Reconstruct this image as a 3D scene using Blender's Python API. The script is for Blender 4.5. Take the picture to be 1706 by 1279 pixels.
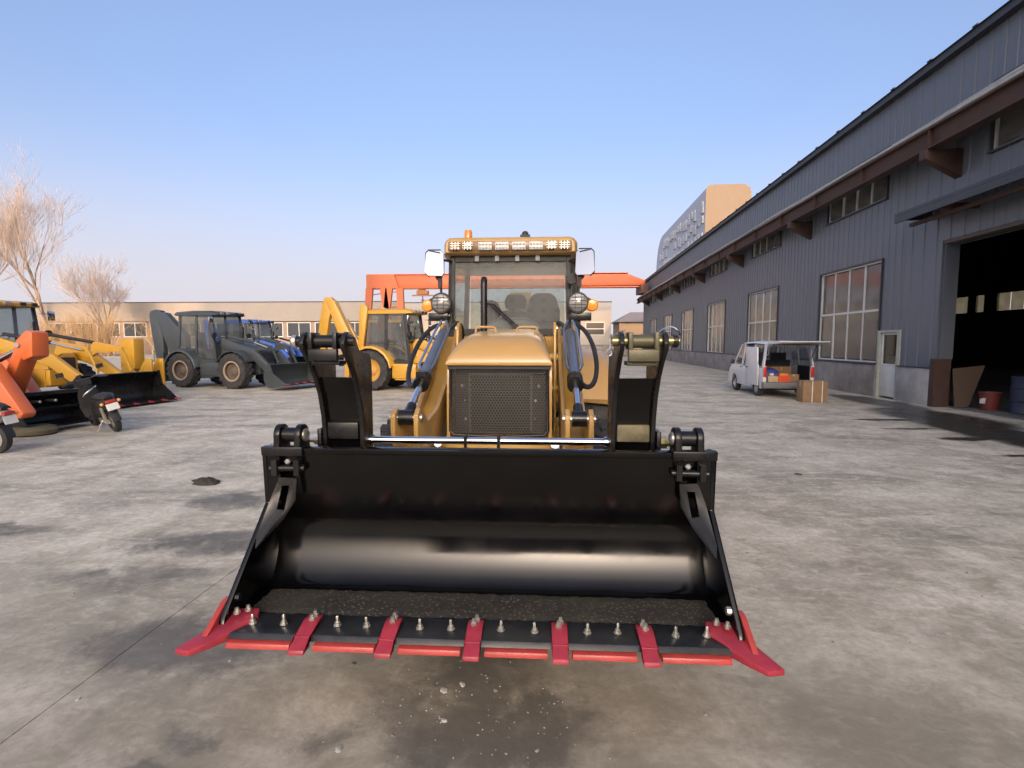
import bpy, bmesh, math, random
from mathutils import Vector, Matrix
R = math.radians
for o in list(bpy.data.objects): bpy.data.objects.remove(o)
scene = bpy.context.scene
col = scene.collection
rnd = random.Random(7)

# ------------------------------------------------------------------ camera, sky, sun, exposure
cam_d = bpy.data.cameras.new('camera'); cam = bpy.data.objects.new('camera', cam_d); col.objects.link(cam)
cam.location = (0, 0, 1.75)
cam.rotation_euler = (R(90) - math.atan(69.5/850), 0, math.atan(47/850))
cam_d.sensor_width = 36; cam_d.lens = 36*850/1706
cam_d.clip_start = 0.05; cam_d.clip_end = 3000
scene.camera = cam
SUN_EL, SUN_AZ = R(9.5), R(176.5)          # low sun, almost straight behind the camera
w = bpy.data.worlds.new('World'); scene.world = w; w.use_nodes = True
nt = w.node_tree; bg = nt.nodes['Background']
sky = nt.nodes.new('ShaderNodeTexSky'); sky.sky_type = 'NISHITA'; sky.sun_disc = False
sky.sun_elevation = SUN_EL; sky.sun_rotation = SUN_AZ
sky.air_density = 0.5; sky.dust_density = 10.0; sky.ozone_density = 1.8; sky.altitude = 0
# pale lavender evening haze low over the horizon, the same all round
tcw = nt.nodes.new('ShaderNodeTexCoord'); sx = nt.nodes.new('ShaderNodeSeparateXYZ'); nt.links.new(tcw.outputs['Generated'], sx.inputs[0])
hz = nt.nodes.new('ShaderNodeMapRange'); hz.interpolation_type = 'SMOOTHERSTEP'; hz.inputs[1].default_value = -.02; hz.inputs[2].default_value = .42; hz.inputs[3].default_value = .75; hz.inputs[4].default_value = 0
nt.links.new(sx.outputs['Z'], hz.inputs[0])
tin = nt.nodes.new('ShaderNodeMix'); tin.data_type = 'RGBA'; tin.blend_type = 'MULTIPLY'; tin.inputs[0].default_value = 1; tin.inputs[7].default_value = (1.10, 1.0, .93, 1)
nt.links.new(sky.outputs[0], tin.inputs[6])
hm = nt.nodes.new('ShaderNodeMix'); hm.data_type = 'RGBA'; hm.inputs[7].default_value = (1.46, 1.38, 1.50, 1)
nt.links.new(hz.outputs[0], hm.inputs[0]); nt.links.new(tin.outputs[2], hm.inputs[6])
nt.links.new(hm.outputs[2], bg.inputs[0]); bg.inputs[1].default_value = 0.15
sl = bpy.data.lights.new('sun', 'SUN'); sun = bpy.data.objects.new('sun', sl); col.objects.link(sun)
sl.energy = 0.55; sl.angle = R(0.5); sl.color = (1.0, 0.62, 0.34)
sd = Vector((math.sin(SUN_AZ)*math.cos(SUN_EL), math.cos(SUN_AZ)*math.cos(SUN_EL), math.sin(SUN_EL)))
sun.rotation_euler = sd.to_track_quat('Z', 'Y').to_euler(); sun.location = sd*60
vs = scene.view_settings; vs.view_transform = 'Standard'; vs.look = 'None'; vs.gamma = 1; vs.exposure = 2.22
scene.render.engine = 'CYCLES'

# ------------------------------------------------------------------ materials
MAT = {}
def mat(name, c, rough=.5, metal=0., var=.12, scale=5., bump=0., coat=0., dust=0., dustcol=(.30,.27,.23), spec=.5, rvar=.12, stretch=None):
    if name in MAT: return MAT[name]
    m = bpy.data.materials.new(name); m.use_nodes = True; MAT[name] = m
    n, l = m.node_tree.nodes, m.node_tree.links
    b = n['Principled BSDF']
    b.inputs['Metallic'].default_value = metal; b.inputs['Coat Weight'].default_value = coat
    b.inputs['Coat Roughness'].default_value = .12; b.inputs['Specular IOR Level'].default_value = spec
    tc = n.new('ShaderNodeTexCoord'); vec = tc.outputs['Object']
    if stretch:
        mp = n.new('ShaderNodeMapping'); mp.inputs['Scale'].default_value = stretch; l.new(vec, mp.inputs[0]); vec = mp.outputs[0]
    t = n.new('ShaderNodeTexNoise'); t.inputs['Scale'].default_value = scale; t.inputs['Detail'].default_value = 7; t.inputs['Roughness'].default_value = .62
    l.new(vec, t.inputs['Vector'])
    r = n.new('ShaderNodeMapRange'); r.inputs[1].default_value = .3; r.inputs[2].default_value = .7
    r.inputs[3].default_value = 1-var; r.inputs[4].default_value = 1+var; l.new(t.outputs[0], r.inputs[0])
    mx = n.new('ShaderNodeVectorMath'); mx.operation = 'SCALE'; mx.inputs[0].default_value = c; l.new(r.outputs[0], mx.inputs['Scale'])
    out = mx.outputs[0]
    if dust:
        t2 = n.new('ShaderNodeTexNoise'); t2.inputs['Scale'].default_value = scale*.45; t2.inputs['Detail'].default_value = 9; t2.inputs['Roughness'].default_value = .7
        l.new(vec, t2.inputs['Vector'])
        r2 = n.new('ShaderNodeMapRange'); r2.inputs[1].default_value = .42; r2.inputs[2].default_value = .75; r2.inputs[3].default_value = 0; r2.inputs[4].default_value = dust
        l.new(t2.outputs[0], r2.inputs[0])
        mi = n.new('ShaderNodeMix'); mi.data_type = 'RGBA'; l.new(r2.outputs[0], mi.inputs[0]); l.new(out, mi.inputs[6]); mi.inputs[7].default_value = (*dustcol, 1)
        out = mi.outputs[2]
    l.new(out, b.inputs['Base Color'])
    rr = n.new('ShaderNodeMapRange'); rr.inputs[1].default_value = .3; rr.inputs[2].default_value = .7
    rr.inputs[3].default_value = max(.02, rough-rvar*rough); rr.inputs[4].default_value = min(1, rough+rvar*rough*2); l.new(t.outputs[0], rr.inputs[0]); l.new(rr.outputs[0], b.inputs['Roughness'])
    if bump:
        bp = n.new('ShaderNodeBump'); bp.inputs['Strength'].default_value = bump; bp.inputs['Distance'].default_value = .02
        l.new(t.outputs[0], bp.inputs['Height']); l.new(bp.outputs[0], b.inputs['Normal'])
    return m
def glass(name, tint=(.75,.8,.8), refl=1.0, rough=.02, add=(0,0,0)):
    if name in MAT: return MAT[name]
    m = bpy.data.materials.new(name); m.use_nodes = True; MAT[name] = m
    n, l = m.node_tree.nodes, m.node_tree.links
    for x in list(n): n.remove(x)
    o = n.new('ShaderNodeOutputMaterial'); tr = n.new('ShaderNodeBsdfTransparent'); gl = n.new('ShaderNodeBsdfGlossy'); df = n.new('ShaderNodeBsdfDiffuse')
    tr.inputs[0].default_value = (*tint, 1); gl.inputs['Roughness'].default_value = rough; df.inputs[0].default_value = (.45, .45, .43, 1)
    tx = n.new('ShaderNodeTexNoise'); tx.inputs['Scale'].default_value = 1.7; tx.inputs['Detail'].default_value = 6
    tcx = n.new('ShaderNodeTexCoord'); l.new(tcx.outputs['Object'], tx.inputs['Vector'])
    rg = n.new('ShaderNodeMapRange'); rg.inputs[1].default_value = .35; rg.inputs[2].default_value = .75; rg.inputs[3].default_value = add[0]; rg.inputs[4].default_value = add[1]
    l.new(tx.outputs[0], rg.inputs[0])
    m0 = n.new('ShaderNodeMixShader'); l.new(rg.outputs[0], m0.inputs[0]); l.new(tr.outputs[0], m0.inputs[1]); l.new(df.outputs[0], m0.inputs[2])
    fr = n.new('ShaderNodeFresnel'); gg_ = n.new('ShaderNodeNewGeometry'); io = n.new('ShaderNodeMapRange'); io.inputs[3].default_value = 1.5; io.inputs[4].default_value = 1/1.5
    l.new(gg_.outputs['Backfacing'], io.inputs[0]); l.new(io.outputs[0], fr.inputs[0])   # same reflectance from both sides of the pane
    mu = n.new('ShaderNodeMath'); mu.operation = 'MULTIPLY'; mu.inputs[1].default_value = refl; mu.use_clamp = True; l.new(fr.outputs[0], mu.inputs[0])
    m1 = n.new('ShaderNodeMixShader'); l.new(mu.outputs[0], m1.inputs[0]); l.new(m0.outputs[0], m1.inputs[1]); l.new(gl.outputs[0], m1.inputs[2])
    l.new(m1.outputs[0], o.inputs[0])
    return m

YEL = mat('loader_yellow', (.44,.265,.085), .34, coat=.35, var=.06, scale=3, dust=.10)
YELB = mat('chassis_yellow', (.42,.235,.03), .4, coat=.2, var=.08, scale=4, dust=.22)
BLK = mat('bucket_black', (.0018,.0018,.002), .11, var=.4, scale=4, dust=.006, rvar=.35, spec=.36)
BLK2 = mat('satin_black', (.006,.006,.007), .27, var=.35, scale=6, dust=.03, rvar=.3, spec=.4)
PLAS = mat('black_plastic', (.016,.016,.017), .55, var=.3)
RUB = mat('tyre_rubber', (.022,.022,.023), .78, var=.3, scale=8, dust=.35, dustcol=(.14,.13,.12))
CHR = mat('chrome', (.72,.72,.74), .14, 1, var=.04)
STL = mat('cylinder_steel', (.22,.25,.31), .30, .75, var=.12, scale=9)
ZINC = mat('zinc_bolt', (.62,.60,.53), .32, .85, var=.15, scale=30)
BRASS = mat('yellow_zinc_pin', (.30,.26,.12), .3, .9, var=.15)
RED = mat('tooth_red', (.33,.026,.045), .45, coat=.15, var=.15, scale=14, dust=.12, dustcol=(.16,.06,.06))
RED2 = mat('edge_red', (.42,.045,.036), .42, coat=.15, var=.15, scale=14, dust=.12, dustcol=(.16,.06,.06))
BLADE = mat('blade_steel', (.022,.024,.028), .38, .35, var=.35, scale=9, dust=.35, dustcol=(.085,.08,.07))
DGREY = mat('radiator_dark', (.03,.03,.032), .6, var=.25)
MESHM = mat('grille_steel', (.085,.08,.072), .45, .4, var=.2, scale=20)
LENS = mat('lamp_lens', (.30,.30,.29), .18, .25, var=.08, scale=40)
AMB = mat('amber_lens', (.80,.28,.02), .22, coat=.5, var=.1)
BEAC = mat('beacon_orange', (.85,.22,.02), .25, coat=.5, var=.08)
REDL = mat('tail_red', (.45,.03,.02), .22, coat=.4, var=.1)
MIRR = mat('mirror_shell', (.46,.48,.51), .08, 1, var=.02)
VISOR = mat('visor_bronze', (.17,.085,.028), .35, coat=.3, var=.18, scale=8)
GLS = glass('cab_glass', (.72,.80,.77), 2.0, .02, (.20,.32))  # grey diffuse veil mixed in as a painted reflection on the panes
GLS2 = glass('far_cab_glass', (.55,.60,.60), 1.6, .03, (.05,.16))
WGLS = glass('workshop_glass', (.50,.50,.46), 1.1, .12, (.14,.34))
VGLS = glass('van_glass', (.45,.48,.50), 1.4, .02, (.02,.08))
SEATM = mat('seat_cloth', (.045,.05,.055), .8, var=.2)
DASHM = mat('dash_grey', (.16,.165,.17), .6, var=.1)

# ------------------------------------------------------------------ mesh helpers
class MB:
    def __init__(s): s.v = []; s.f = []
    def add(s, vs, fs):
        k = len(s.v); s.v += [tuple(p) for p in vs]; s.f += [tuple(i+k for i in q) for q in fs]; return s
    def box(s, c, d, rot=None):
        x, y, z = (a/2 for a in d); c = Vector(c)
        P = [Vector((i*x, j*y, k*z)) for k in (-1,1) for j in (-1,1) for i in (-1,1)]
        if rot is not None: P = [rot @ p for p in P]
        return s.add([c+p for p in P], [(0,2,3,1),(4,5,7,6),(0,1,5,4),(2,6,7,3),(0,4,6,2),(1,3,7,5)])
    def bx(s, x0, x1, y0, y1, z0, z1): return s.box(((x0+x1)/2,(y0+y1)/2,(z0+z1)/2), (x1-x0,y1-y0,z1-z0))
    def prism(s, pts, ax, a, b):
        n = len(pts)
        def mk(p, q): return {'x':(q,p[0],p[1]), 'y':(p[0],q,p[1]), 'z':(p[0],p[1],q)}[ax]
        V = [mk(p,a) for p in pts]+[mk(p,b) for p in pts]
        return s.add(V, [tuple(range(n)), tuple(range(2*n-1,n-1,-1))]+[(i,(i+1)%n,n+(i+1)%n,n+i) for i in range(n)])
    def tube(s, pts, r, seg=10, cap=True):
        pts = [Vector(p) for p in pts]; n = len(pts); rr = r if isinstance(r,(list,tuple)) else [r]*n
        V = []; prev = None
        for i,p in enumerate(pts):
            t = (pts[min(i+1,n-1)]-pts[max(i-1,0)]).normalized()
            if prev is None:
                a = Vector((0,0,1)) if abs(t.z) < .9 else Vector((1,0,0)); u = t.cross(a).normalized()
            else: u = (prev - t*prev.dot(t)).normalized()
            prev = u; q = t.cross(u)
            V += [p+(u*math.cos(2*math.pi*j/seg)+q*math.sin(2*math.pi*j/seg))*rr[i] for j in range(seg)]
        Fs = [(i*seg+j, i*seg+(j+1)%seg, (i+1)*seg+(j+1)%seg, (i+1)*seg+j) for i in range(n-1) for j in range(seg)]
        if cap: Fs += [tuple(range(seg-1,-1,-1)), tuple((n-1)*seg+j for j in range(seg))]
        return s.add(V, Fs)
    def cyl(s, a, b, r, seg=14): return s.tube([a,b], r, seg)
    def lathe(s, c, ax, prof, seg=24, closed=False):
        c = Vector(c); ax = Vector(ax).normalized(); a = Vector((0,0,1)) if abs(ax.z) < .9 else Vector((1,0,0))
        u = ax.cross(a).normalized(); q = ax.cross(u); n = len(prof); V = []
        for r,h in prof: V += [c+ax*h+(u*math.cos(2*math.pi*j/seg)+q*math.sin(2*math.pi*j/seg))*r for j in range(seg)]
        m = n if closed else n-1
        Fs = [(i*seg+j, i*seg+(j+1)%seg, ((i+1)%n)*seg+(j+1)%seg, ((i+1)%n)*seg+j) for i in range(m) for j in range(seg)]
        if not closed: Fs += [tuple(range(seg-1,-1,-1)), tuple((n-1)*seg+j for j in range(seg))]
        return s.add(V, Fs)
    def loft(s, secs, cap=True):
        n = len(secs[0]); V = [p for q in secs for p in q]
        Fs = [(i*n+j, i*n+(j+1)%n, (i+1)*n+(j+1)%n, (i+1)*n+j) for i in range(len(secs)-1) for j in range(n)]
        if cap: Fs += [tuple(range(n-1,-1,-1)), tuple((len(secs)-1)*n+j for j in range(n))]
        return s.add(V, Fs)
    def plate(s, pts, t):                       # planar polygon in space, thickened along its normal
        P = [Vector(p) for p in pts]; nn = Vector((0,0,0))
        for i in range(len(P)): nn += (P[i]-P[0]).cross(P[(i+1)%len(P)]-P[0])
        nn = nn.normalized()*t/2; n = len(P)
        return s.add([p-nn for p in P]+[p+nn for p in P], [tuple(range(n-1,-1,-1)), tuple(range(n,2*n))]+[(i,(i+1)%n,n+(i+1)%n,n+i) for i in range(n)])
    def xf(s, M): s.v = [tuple(M @ Vector(p)) for p in s.v]; return s
    def mesh(s, name, bev=0, ang=35):
        me = bpy.data.meshes.new(name); me.from_pydata(s.v, [], s.f)
        bm = bmesh.new(); bm.from_mesh(me); bmesh.ops.recalc_face_normals(bm, faces=bm.faces)
        if bev:
            es = [e for e in bm.edges if len(e.link_faces) == 2 and e.calc_face_angle(0) > R(30)]
            bmesh.ops.bevel(bm, geom=es, offset=bev, segments=2, affect='EDGES', profile=.5, clamp_overlap=True)
        for f in bm.faces: f.smooth = True
        bm.to_mesh(me); bm.free()
        me.set_sharp_from_angle(angle=R(ang))
        return me
def obj(name, mb, m, parent=None, bev=0, loc=None, ang=35, kind=None):
    me = mb.mesh(name, bev, ang) if isinstance(mb, MB) else mb
    if m is not None and not me.materials: me.materials.append(m)
    o = bpy.data.objects.new(name, me); col.objects.link(o)
    if parent: o.parent = parent
    if loc is not None: o.location = loc
    if kind: o['kind'] = kind
    return o
def tag(o, label, cat, group=None, kind=None):
    o['label'] = label; o['category'] = cat
    if group: o['group'] = group
    if kind: o['kind'] = kind
    return o
def thing(name, label, cat, loc=(0,0,0), rz=0, group=None):
    o = bpy.data.objects.new(name, None); col.objects.link(o); o.location = loc; o.rotation_euler = (0,0,rz); o.empty_display_size = .2
    return tag(o, label, cat, group)
def sub(name, parent, mb, m, **k): return obj(name, mb, m, parent, **k)
def bez(p, n=10):
    p = [Vector(q) for q in p]; out = []
    for i in range(n+1):
        q = list(p); t = i/n
        while len(q) > 1: q = [q[j].lerp(q[j+1], t) for j in range(len(q)-1)]
        out.append(q[0])
    return out
# ------------------------------------------------------------------ ground
def ground_mat():
    m = bpy.data.materials.new('yard_concrete'); m.use_nodes = True
    n, l = m.node_tree.nodes, m.node_tree.links; b = n['Principled BSDF']
    geo = n.new('ShaderNodeNewGeometry'); pos = geo.outputs['Position']
    def noise(sc, det=8, ro=.6, vec=None, dis=0, st=None):
        t = n.new('ShaderNodeTexNoise'); t.inputs['Scale'].default_value = sc; t.inputs['Detail'].default_value = det; t.inputs['Roughness'].default_value = ro; t.inputs['Distortion'].default_value = dis
        v = vec or pos
        if st:
            mp = n.new('ShaderNodeMapping'); mp.inputs['Scale'].default_value = st; mp.inputs['Rotation'].default_value = (0,0,.15); l.new(v, mp.inputs[0]); v = mp.outputs[0]
        l.new(v, t.inputs['Vector']); return t
    def mr(v, a, b_, c, d, smooth=False):
        r = n.new('ShaderNodeMapRange'); r.inputs[1].default_value = a; r.inputs[2].default_value = b_; r.inputs[3].default_value = c; r.inputs[4].default_value = d
        if smooth: r.interpolation_type = 'SMOOTHSTEP'
        l.new(v, r.inputs[0]); return r.outputs[0]
    def math_(op, a, b_):
        k = n.new('ShaderNodeMath'); k.operation = op
        for i, q in enumerate((a, b_)):
            if isinstance(q, (int, float)): k.inputs[i].default_value = q
            else: l.new(q, k.inputs[i])
        return k.outputs[0]
    def mix(f, a, b_):
        k = n.new('ShaderNodeMix'); k.data_type = 'RGBA'
        l.new(f, k.inputs[0])
        for i, q in ((6,a),(7,b_)):
            if isinstance(q, tuple): k.inputs[i].default_value = (*q, 1)
            else: l.new(q, k.inputs[i])
        return k.outputs[2]
    big = noise(.35, 9, .62, dis=.6); mid = noise(1.6, 9, .66, dis=.4); fine = noise(22, 6, .7); st = noise(.8, 9, .62, dis=.8, st=(.55,1.5,1))
    c = mix(mr(big.outputs[0], .38, .62, 0, 1), (.38,.34,.25), (.51,.46,.36))
    c = mix(mr(mid.outputs[0], .42, .62, 0, .85), c, (.70,.64,.52))
    c = mix(mr(st.outputs[0], .50, .66, 0, .75), c, (.235,.21,.16))
    c = mix(mr(noise(3.1, 10, .72, dis=.5).outputs[0], .55, .70, 0, .6), c, (.20,.18,.14))
    c = mix(mr(noise(.55, 6, .6, dis=.5).outputs[0], .56, .72, 0, .5), c, (.40,.31,.24))
    c = mix(mr(fine.outputs[0], .30, .62, .42, 0), c, (.15,.135,.11))
    c = mix(mr(noise(7.5, 9, .75, dis=.4, st=(.8,1.3,1)).outputs[0], .50, .68, 0, .65), c, (.74,.68,.555))
    # old oil and water stains with shapes of their own
    wob = noise(1.4, 6, .65); wv = n.new('ShaderNodeVectorMath'); wv.operation = 'MULTIPLY_ADD'; l.new(wob.outputs['Color'], wv.inputs[0]); wv.inputs[1].default_value = (.75,.75,0); l.new(pos, wv.inputs[2])
    def stains(lst, soft):
        acc = None
        for (x, y, rx, ry, s) in lst:
            d = n.new('ShaderNodeVectorMath'); d.operation = 'SUBTRACT'; l.new(wv.outputs[0], d.inputs[0]); d.inputs[1].default_value = (x+.37, y+.37, 0)
            e = n.new('ShaderNodeVectorMath'); e.operation = 'MULTIPLY'; l.new(d.outputs[0], e.inputs[0]); e.inputs[1].default_value = (1/rx, 1/ry, 0)
            q = n.new('ShaderNodeVectorMath'); q.operation = 'LENGTH'; l.new(e.outputs[0], q.inputs[0])
            v = mr(q.outputs['Value'], 1-soft, 1+soft, s, 0, True)
            acc = v if acc is None else math_('MAXIMUM', acc, v)
        return acc
    s1 = stains([(-2.05,2.78,.62,.34,.95),(-3.45,5.35,.45,.30,.85),(-2.9,4.2,.7,.28,.85),(-5.0,4.4,.5,.2,.75),(-.20,2.20,.52,.30,.95),(-.28,2.6,.34,.35,.9),(-.55,2.35,.3,.22,.7),(-.9,2.1,.25,.1,.6),(-1.57,2.12,.15,.09,.75),(-1.62,1.90,.13,.1,.8),(-3.0,3.5,.8,.2,.6),(-3.2,12.5,1.1,.6,.5),(-4.5,7.2,1.4,.5,.35),(3.6,4.6,.8,.5,.25),(-7.5,17,2,.8,.4),(4.5,9.5,1.2,.4,.3)], .55)
    brown_patch = stains([(.3,2.0,3.4,1.0,.85),(-3.6,2.6,1.8,.9,.6)], .75)  # broad brown darkening of the ground around the bucket front
    c = mix(math_('MULTIPLY', brown_patch, mr(mid.outputs[0], .25, .7, 1, .45)), c, (.22,.19,.135))
    rag = noise(4.5, 10, .75, dis=.3)
    s1 = math_('MULTIPLY', mr(math_('ADD', s1, mr(rag.outputs[0], .25, .75, -.45, .45)), .18, 1.0, 0, 1, True), mr(s1, 0, .12, 0, 1))
    c = mix(math_('MULTIPLY', s1, mr(mid.outputs[0], .25, .6, .70, .95)), c, (.105,.094,.074))
    s2 = stains([(9.3,12.4,1.0,1.9,1),(8.8,10.4,.75,1.7,1),(8.75,8.4,.8,1.5,1),(9.9,15.5,.6,2.2,.9),(7.9,11.9,.75,.17,1),(7.9,9.6,.7,.14,1),(7.9,8.2,.8,.12,1),(7.5,10.7,.5,.1,1)], .22)
    c = mix(s2, c, (.045,.042,.036))
    l.new(c, b.inputs['Base Color'])
    ro = math_('SUBTRACT', mr(mid.outputs[0], .3, .7, .62, .88), math_('MULTIPLY', s2, .42)); l.new(math_('SUBTRACT', ro, math_('MULTIPLY', s1, .12)), b.inputs['Roughness'])
    bp = n.new('ShaderNodeBump'); bp.inputs['Strength'].default_value = .5; bp.inputs['Distance'].default_value = .012
    l.new(math_('ADD', math_('MULTIPLY', fine.outputs[0], .35), mid.outputs[0]), bp.inputs['Height']); l.new(bp.outputs[0], b.inputs['Normal'])
    return m
GND = ground_mat()
EARTH = mat('joint_earth', (.19,.17,.135), .95, var=.3, scale=3)
FIELD = mat('far_field', (.26,.24,.21), .95, var=.3, scale=.2)
g = obj('ground', MB().add([(-900,-900,-.03),(900,-900,-.03),(900,1500,-.03),(-900,1500,-.03)], [(0,1,2,3)]), FIELD); g['kind'] = 'structure'
yb = obj('yard_bedding', MB().add([(-60,-20,-.005),(34,-20,-.005),(34,72,-.005),(-60,72,-.005)], [(0,1,2,3)]), EARTH); yb['kind'] = 'structure'
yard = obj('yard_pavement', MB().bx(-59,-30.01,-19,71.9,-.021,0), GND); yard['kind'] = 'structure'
XS = [-30,-21,-16.3,-11.65,-7.0,-2.35,5.2,9.6,33]; YSL = [[-19,-7,1.5,24,45,71.9],[-19,-3,14,33,52,71.9]]
for i in range(len(XS)-1):
    ys = YSL[i % 2]
    for j in range(len(ys)-1):
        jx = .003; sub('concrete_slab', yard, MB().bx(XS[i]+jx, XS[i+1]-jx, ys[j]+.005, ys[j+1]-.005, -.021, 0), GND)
# ------------------------------------------------------------------ workshop on the right
CLAD = mat('cladding_grey', (.112,.128,.155), .42, .0, var=.10, scale=1.3, dust=.22, dustcol=(.13,.12,.12), stretch=(1,1,.12))
TRIM = mat('dark_trim', (.032,.036,.044), .5, var=.2)
CONC = mat('plinth_concrete', (.22,.21,.205), .85, var=.35, scale=1.6, bump=.6, dust=.6, dustcol=(.09,.085,.08))
CONCL = mat('pier_concrete', (.36,.35,.34), .85, var=.25, scale=2.2, bump=.6, dust=.5, dustcol=(.16,.15,.14))
RUST = mat('rusty_steel', (.068,.036,.027), .75, .1, var=.4, scale=2.5, bump=.3, dust=.5, dustcol=(.06,.035,.028))
WFR = mat('window_frame_white', (.60,.60,.57), .5, var=.1)
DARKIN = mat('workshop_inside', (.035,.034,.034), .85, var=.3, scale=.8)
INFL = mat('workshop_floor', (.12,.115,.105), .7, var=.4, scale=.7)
ws = thing('workshop', 'long dark grey ribbed metal workshop hall along the right of the yard', 'workshop', (10.05,0,0), -R(2.6))
sheet_cache = {}
def sheet(h, wd=1.0):
    k = round(h,3)
    if k not in sheet_cache:
        P = [0]
        pr = []
        for i in range(3):
            a = (i+.5)/3
            pr += [(a-.045,0),(a-.028,-.020),(a+.028,-.020),(a+.045,0)]
        pr = [(0,0)]+pr+[(.997,0)]
        m_ = MB(); n_ = len(pr)
        m_.add([(d,y,0) for y,d in pr]+[(d,y,h) for y,d in pr]+[(.05,.997,0),(.05,0,0),(.05,.997,h),(.05,0,h)],
               [(i,i+1,n_+i+1,n_+i) for i in range(n_-1)]+[(2*n_,2*n_+1,2*n_+3,2*n_+2),(n_-1,2*n_,2*n_+2,2*n_-1),(2*n_+1,0,n_,2*n_+3)])
        me = m_.mesh('cladding_sheet', 0, 20); me.materials.append(CLAD); sheet_cache[k] = me
    return sheet_cache[k]
def put_sheet(y, wd, z0, z1):
    o = obj('cladding_sheet', sheet(z1-z0), None, ws, loc=(rnd.uniform(0,.004), y, z0)); o.scale = (1, wd, 1)
PL, WT, U0, U1, EV = 1.06, 4.40, 6.2, 7.82, 9.15
def window(y0, y1, z0, z1, nc, nr, split=.5, name='window'):
    f = MB(); t = .05
    f.bx(.02,.10,y0,y0+t,z0,z1); f.bx(.02,.10,y1-t,y1,z0,z1); f.bx(.02,.10,y0+t,y1-t,z0,z0+t); f.bx(.02,.10,y0+t,y1-t,z1-t,z1)
    zs = [z0+t, z1-t] if nr == 1 else [z0+t, z0+(z1-z0)*split, z1-t]
    if nr == 2: f.bx(.022,.10,y0+t,y1-t,zs[1]-.035,zs[1]+.035)
    wd = (y1-y0-2*t)/nc
    for i in range(1,nc):
        f.bx(.03,.09,y0+t+wd*i-.025,y0+t+wd*i+.025,z0+t,z1-t)
    fo = sub(name, ws, f, WFR)
    for r_ in range(nr):
        for i in range(nc):
            a = y0+t+wd*i+.025; b_ = y0+t+wd*(i+1)-.025
            p = sub('pane', fo, MB().bx(-.004,.004,0,b_-a,zs[r_]+.035,zs[r_+1]-.035), WGLS, loc=(.062+rnd.uniform(-.012,.012), a, 0)); p.rotation_euler = (0, rnd.uniform(-.006,.006), rnd.uniform(-.012,.012))
    sub('window_surround', ws, MB().bx(-.05,.012,y0-.05,y0-.002,z0,z1+.05).bx(-.05,.012,y1+.002,y1+.05,z0,z1+.05).bx(-.05,.012,y0-.002,y1+.002,z1+.002,z1+.05).bx(-.08,.015,y0-.06,y1+.06,z0-.05,z0-.002), TRIM)
for k in range(-4, 7):
    y = 17.0+7.9*k
    if k == -1:
        for i in range(4): put_sheet(y+i, 1, 4.45, U0); put_sheet(y+i, 1, U1, EV)
        put_sheet(13.1, 1.4, 4.45, EV); put_sheet(14.5, 1.5, PL, EV); put_sheet(16.0, 1.0, 2.12, EV)
        window(y+.02, y+3.98, U0+.05, U1, 4, 1, name='clerestory_window')
        continue
    if y > 62: break
    for i in range(4): put_sheet(y+i, 1, WT, U0); put_sheet(y+i, 1, U1, EV); put_sheet(y+4+i*.975, .975, PL, EV)
    window(y+.06, y+3.94, PL+.03, WT-.05, 4, 2, .52); window(y+.02, y+3.6, U0+.05, U1-.05, 4, 1, name='clerestory_window')
    put_sheet(y+3.62, .38, U0, U1)
for a, b_ in ((64.4,1.0),(65.4,.7)): put_sheet(a, b_, PL, EV)
for a, b_, m_ in ((-14.6,9.1,CONC),(14.55,15.93,CONCL),(17.02,66.1,CONC)):
    sub('plinth', ws, MB().bx(-.09,.25,a,b_,-.02,PL-.03), m_, bev=.012)
    sub('plinth_flashing', ws, MB().bx(-.12,.02,a,b_,PL-.028,PL), TRIM)
sub('eave_trim', ws, MB().bx(-.22,.02,-14.7,66.2,9.12,9.30), TRIM)
rbm = MB().bx(-.30,.3,0,.16,9.30,9.335).mesh('roof_rib_end'); rbm.materials.append(TRIM)
for i in range(52): obj('roof_rib_end', rbm, None, ws, loc=(0,-14.5+i*1.55,0))
sub('roof', ws, MB().prism([(-.28,9.302),(10,11.2),(20.3,9.302),(20.3,9.22),(10,11.1),(-.2,9.302)], 'y', -14.75, 66.25), TRIM)
# far long wall with its glazed strip, end walls, floor
bw = MB().bx(20,20.15,-14.6,66,0,3.95).bx(20,20.15,-14.6,66,5.15,9.2)
RG = glass('rear_glass', (.85,.80,.62), .5, .1, (.45,.6)); yy = -14.6
for a, b_ in ((-8,3),(8,18),(22,31.5),(34.5,38.7),(39.8,40.55),(41.3,42.75),(44,50),(52,60)):
    bw.bx(20,20.15,yy,a,3.95,5.15); yy = b_
    n_ = max(1, round((b_-a)/1.0)); wd_ = (b_-a)/n_
    for i in range(n_): sub('rear_pane', ws, MB().bx(20.05,20.07,a+i*wd_+.03,a+(i+1)*wd_-.03,3.96,5.14), RG)
bw.bx(20,20.15,yy,66,3.95,5.15)
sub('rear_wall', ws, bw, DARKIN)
sub('end_wall', ws, MB().prism([(.06,0),(20,0),(20,9.2),(10,11.05),(.06,9.2)], 'y', 66.0, 66.12), CLAD)
sub('end_wall', ws, MB().prism([(.06,0),(20,0),(20,9.2),(10,11.05),(.06,9.2)], 'y', -14.62, -14.5), CLAD)
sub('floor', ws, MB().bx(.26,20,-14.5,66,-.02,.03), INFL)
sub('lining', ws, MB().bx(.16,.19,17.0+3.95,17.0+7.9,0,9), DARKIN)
for yy in (6.3, 14.2, 22.1, 30):
    for xx in (9.8, 19.6): sub('roof_column', ws, MB().bx(xx-.15,xx+.15,yy-.12,yy+.12,.03,9.0), RUST)
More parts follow.
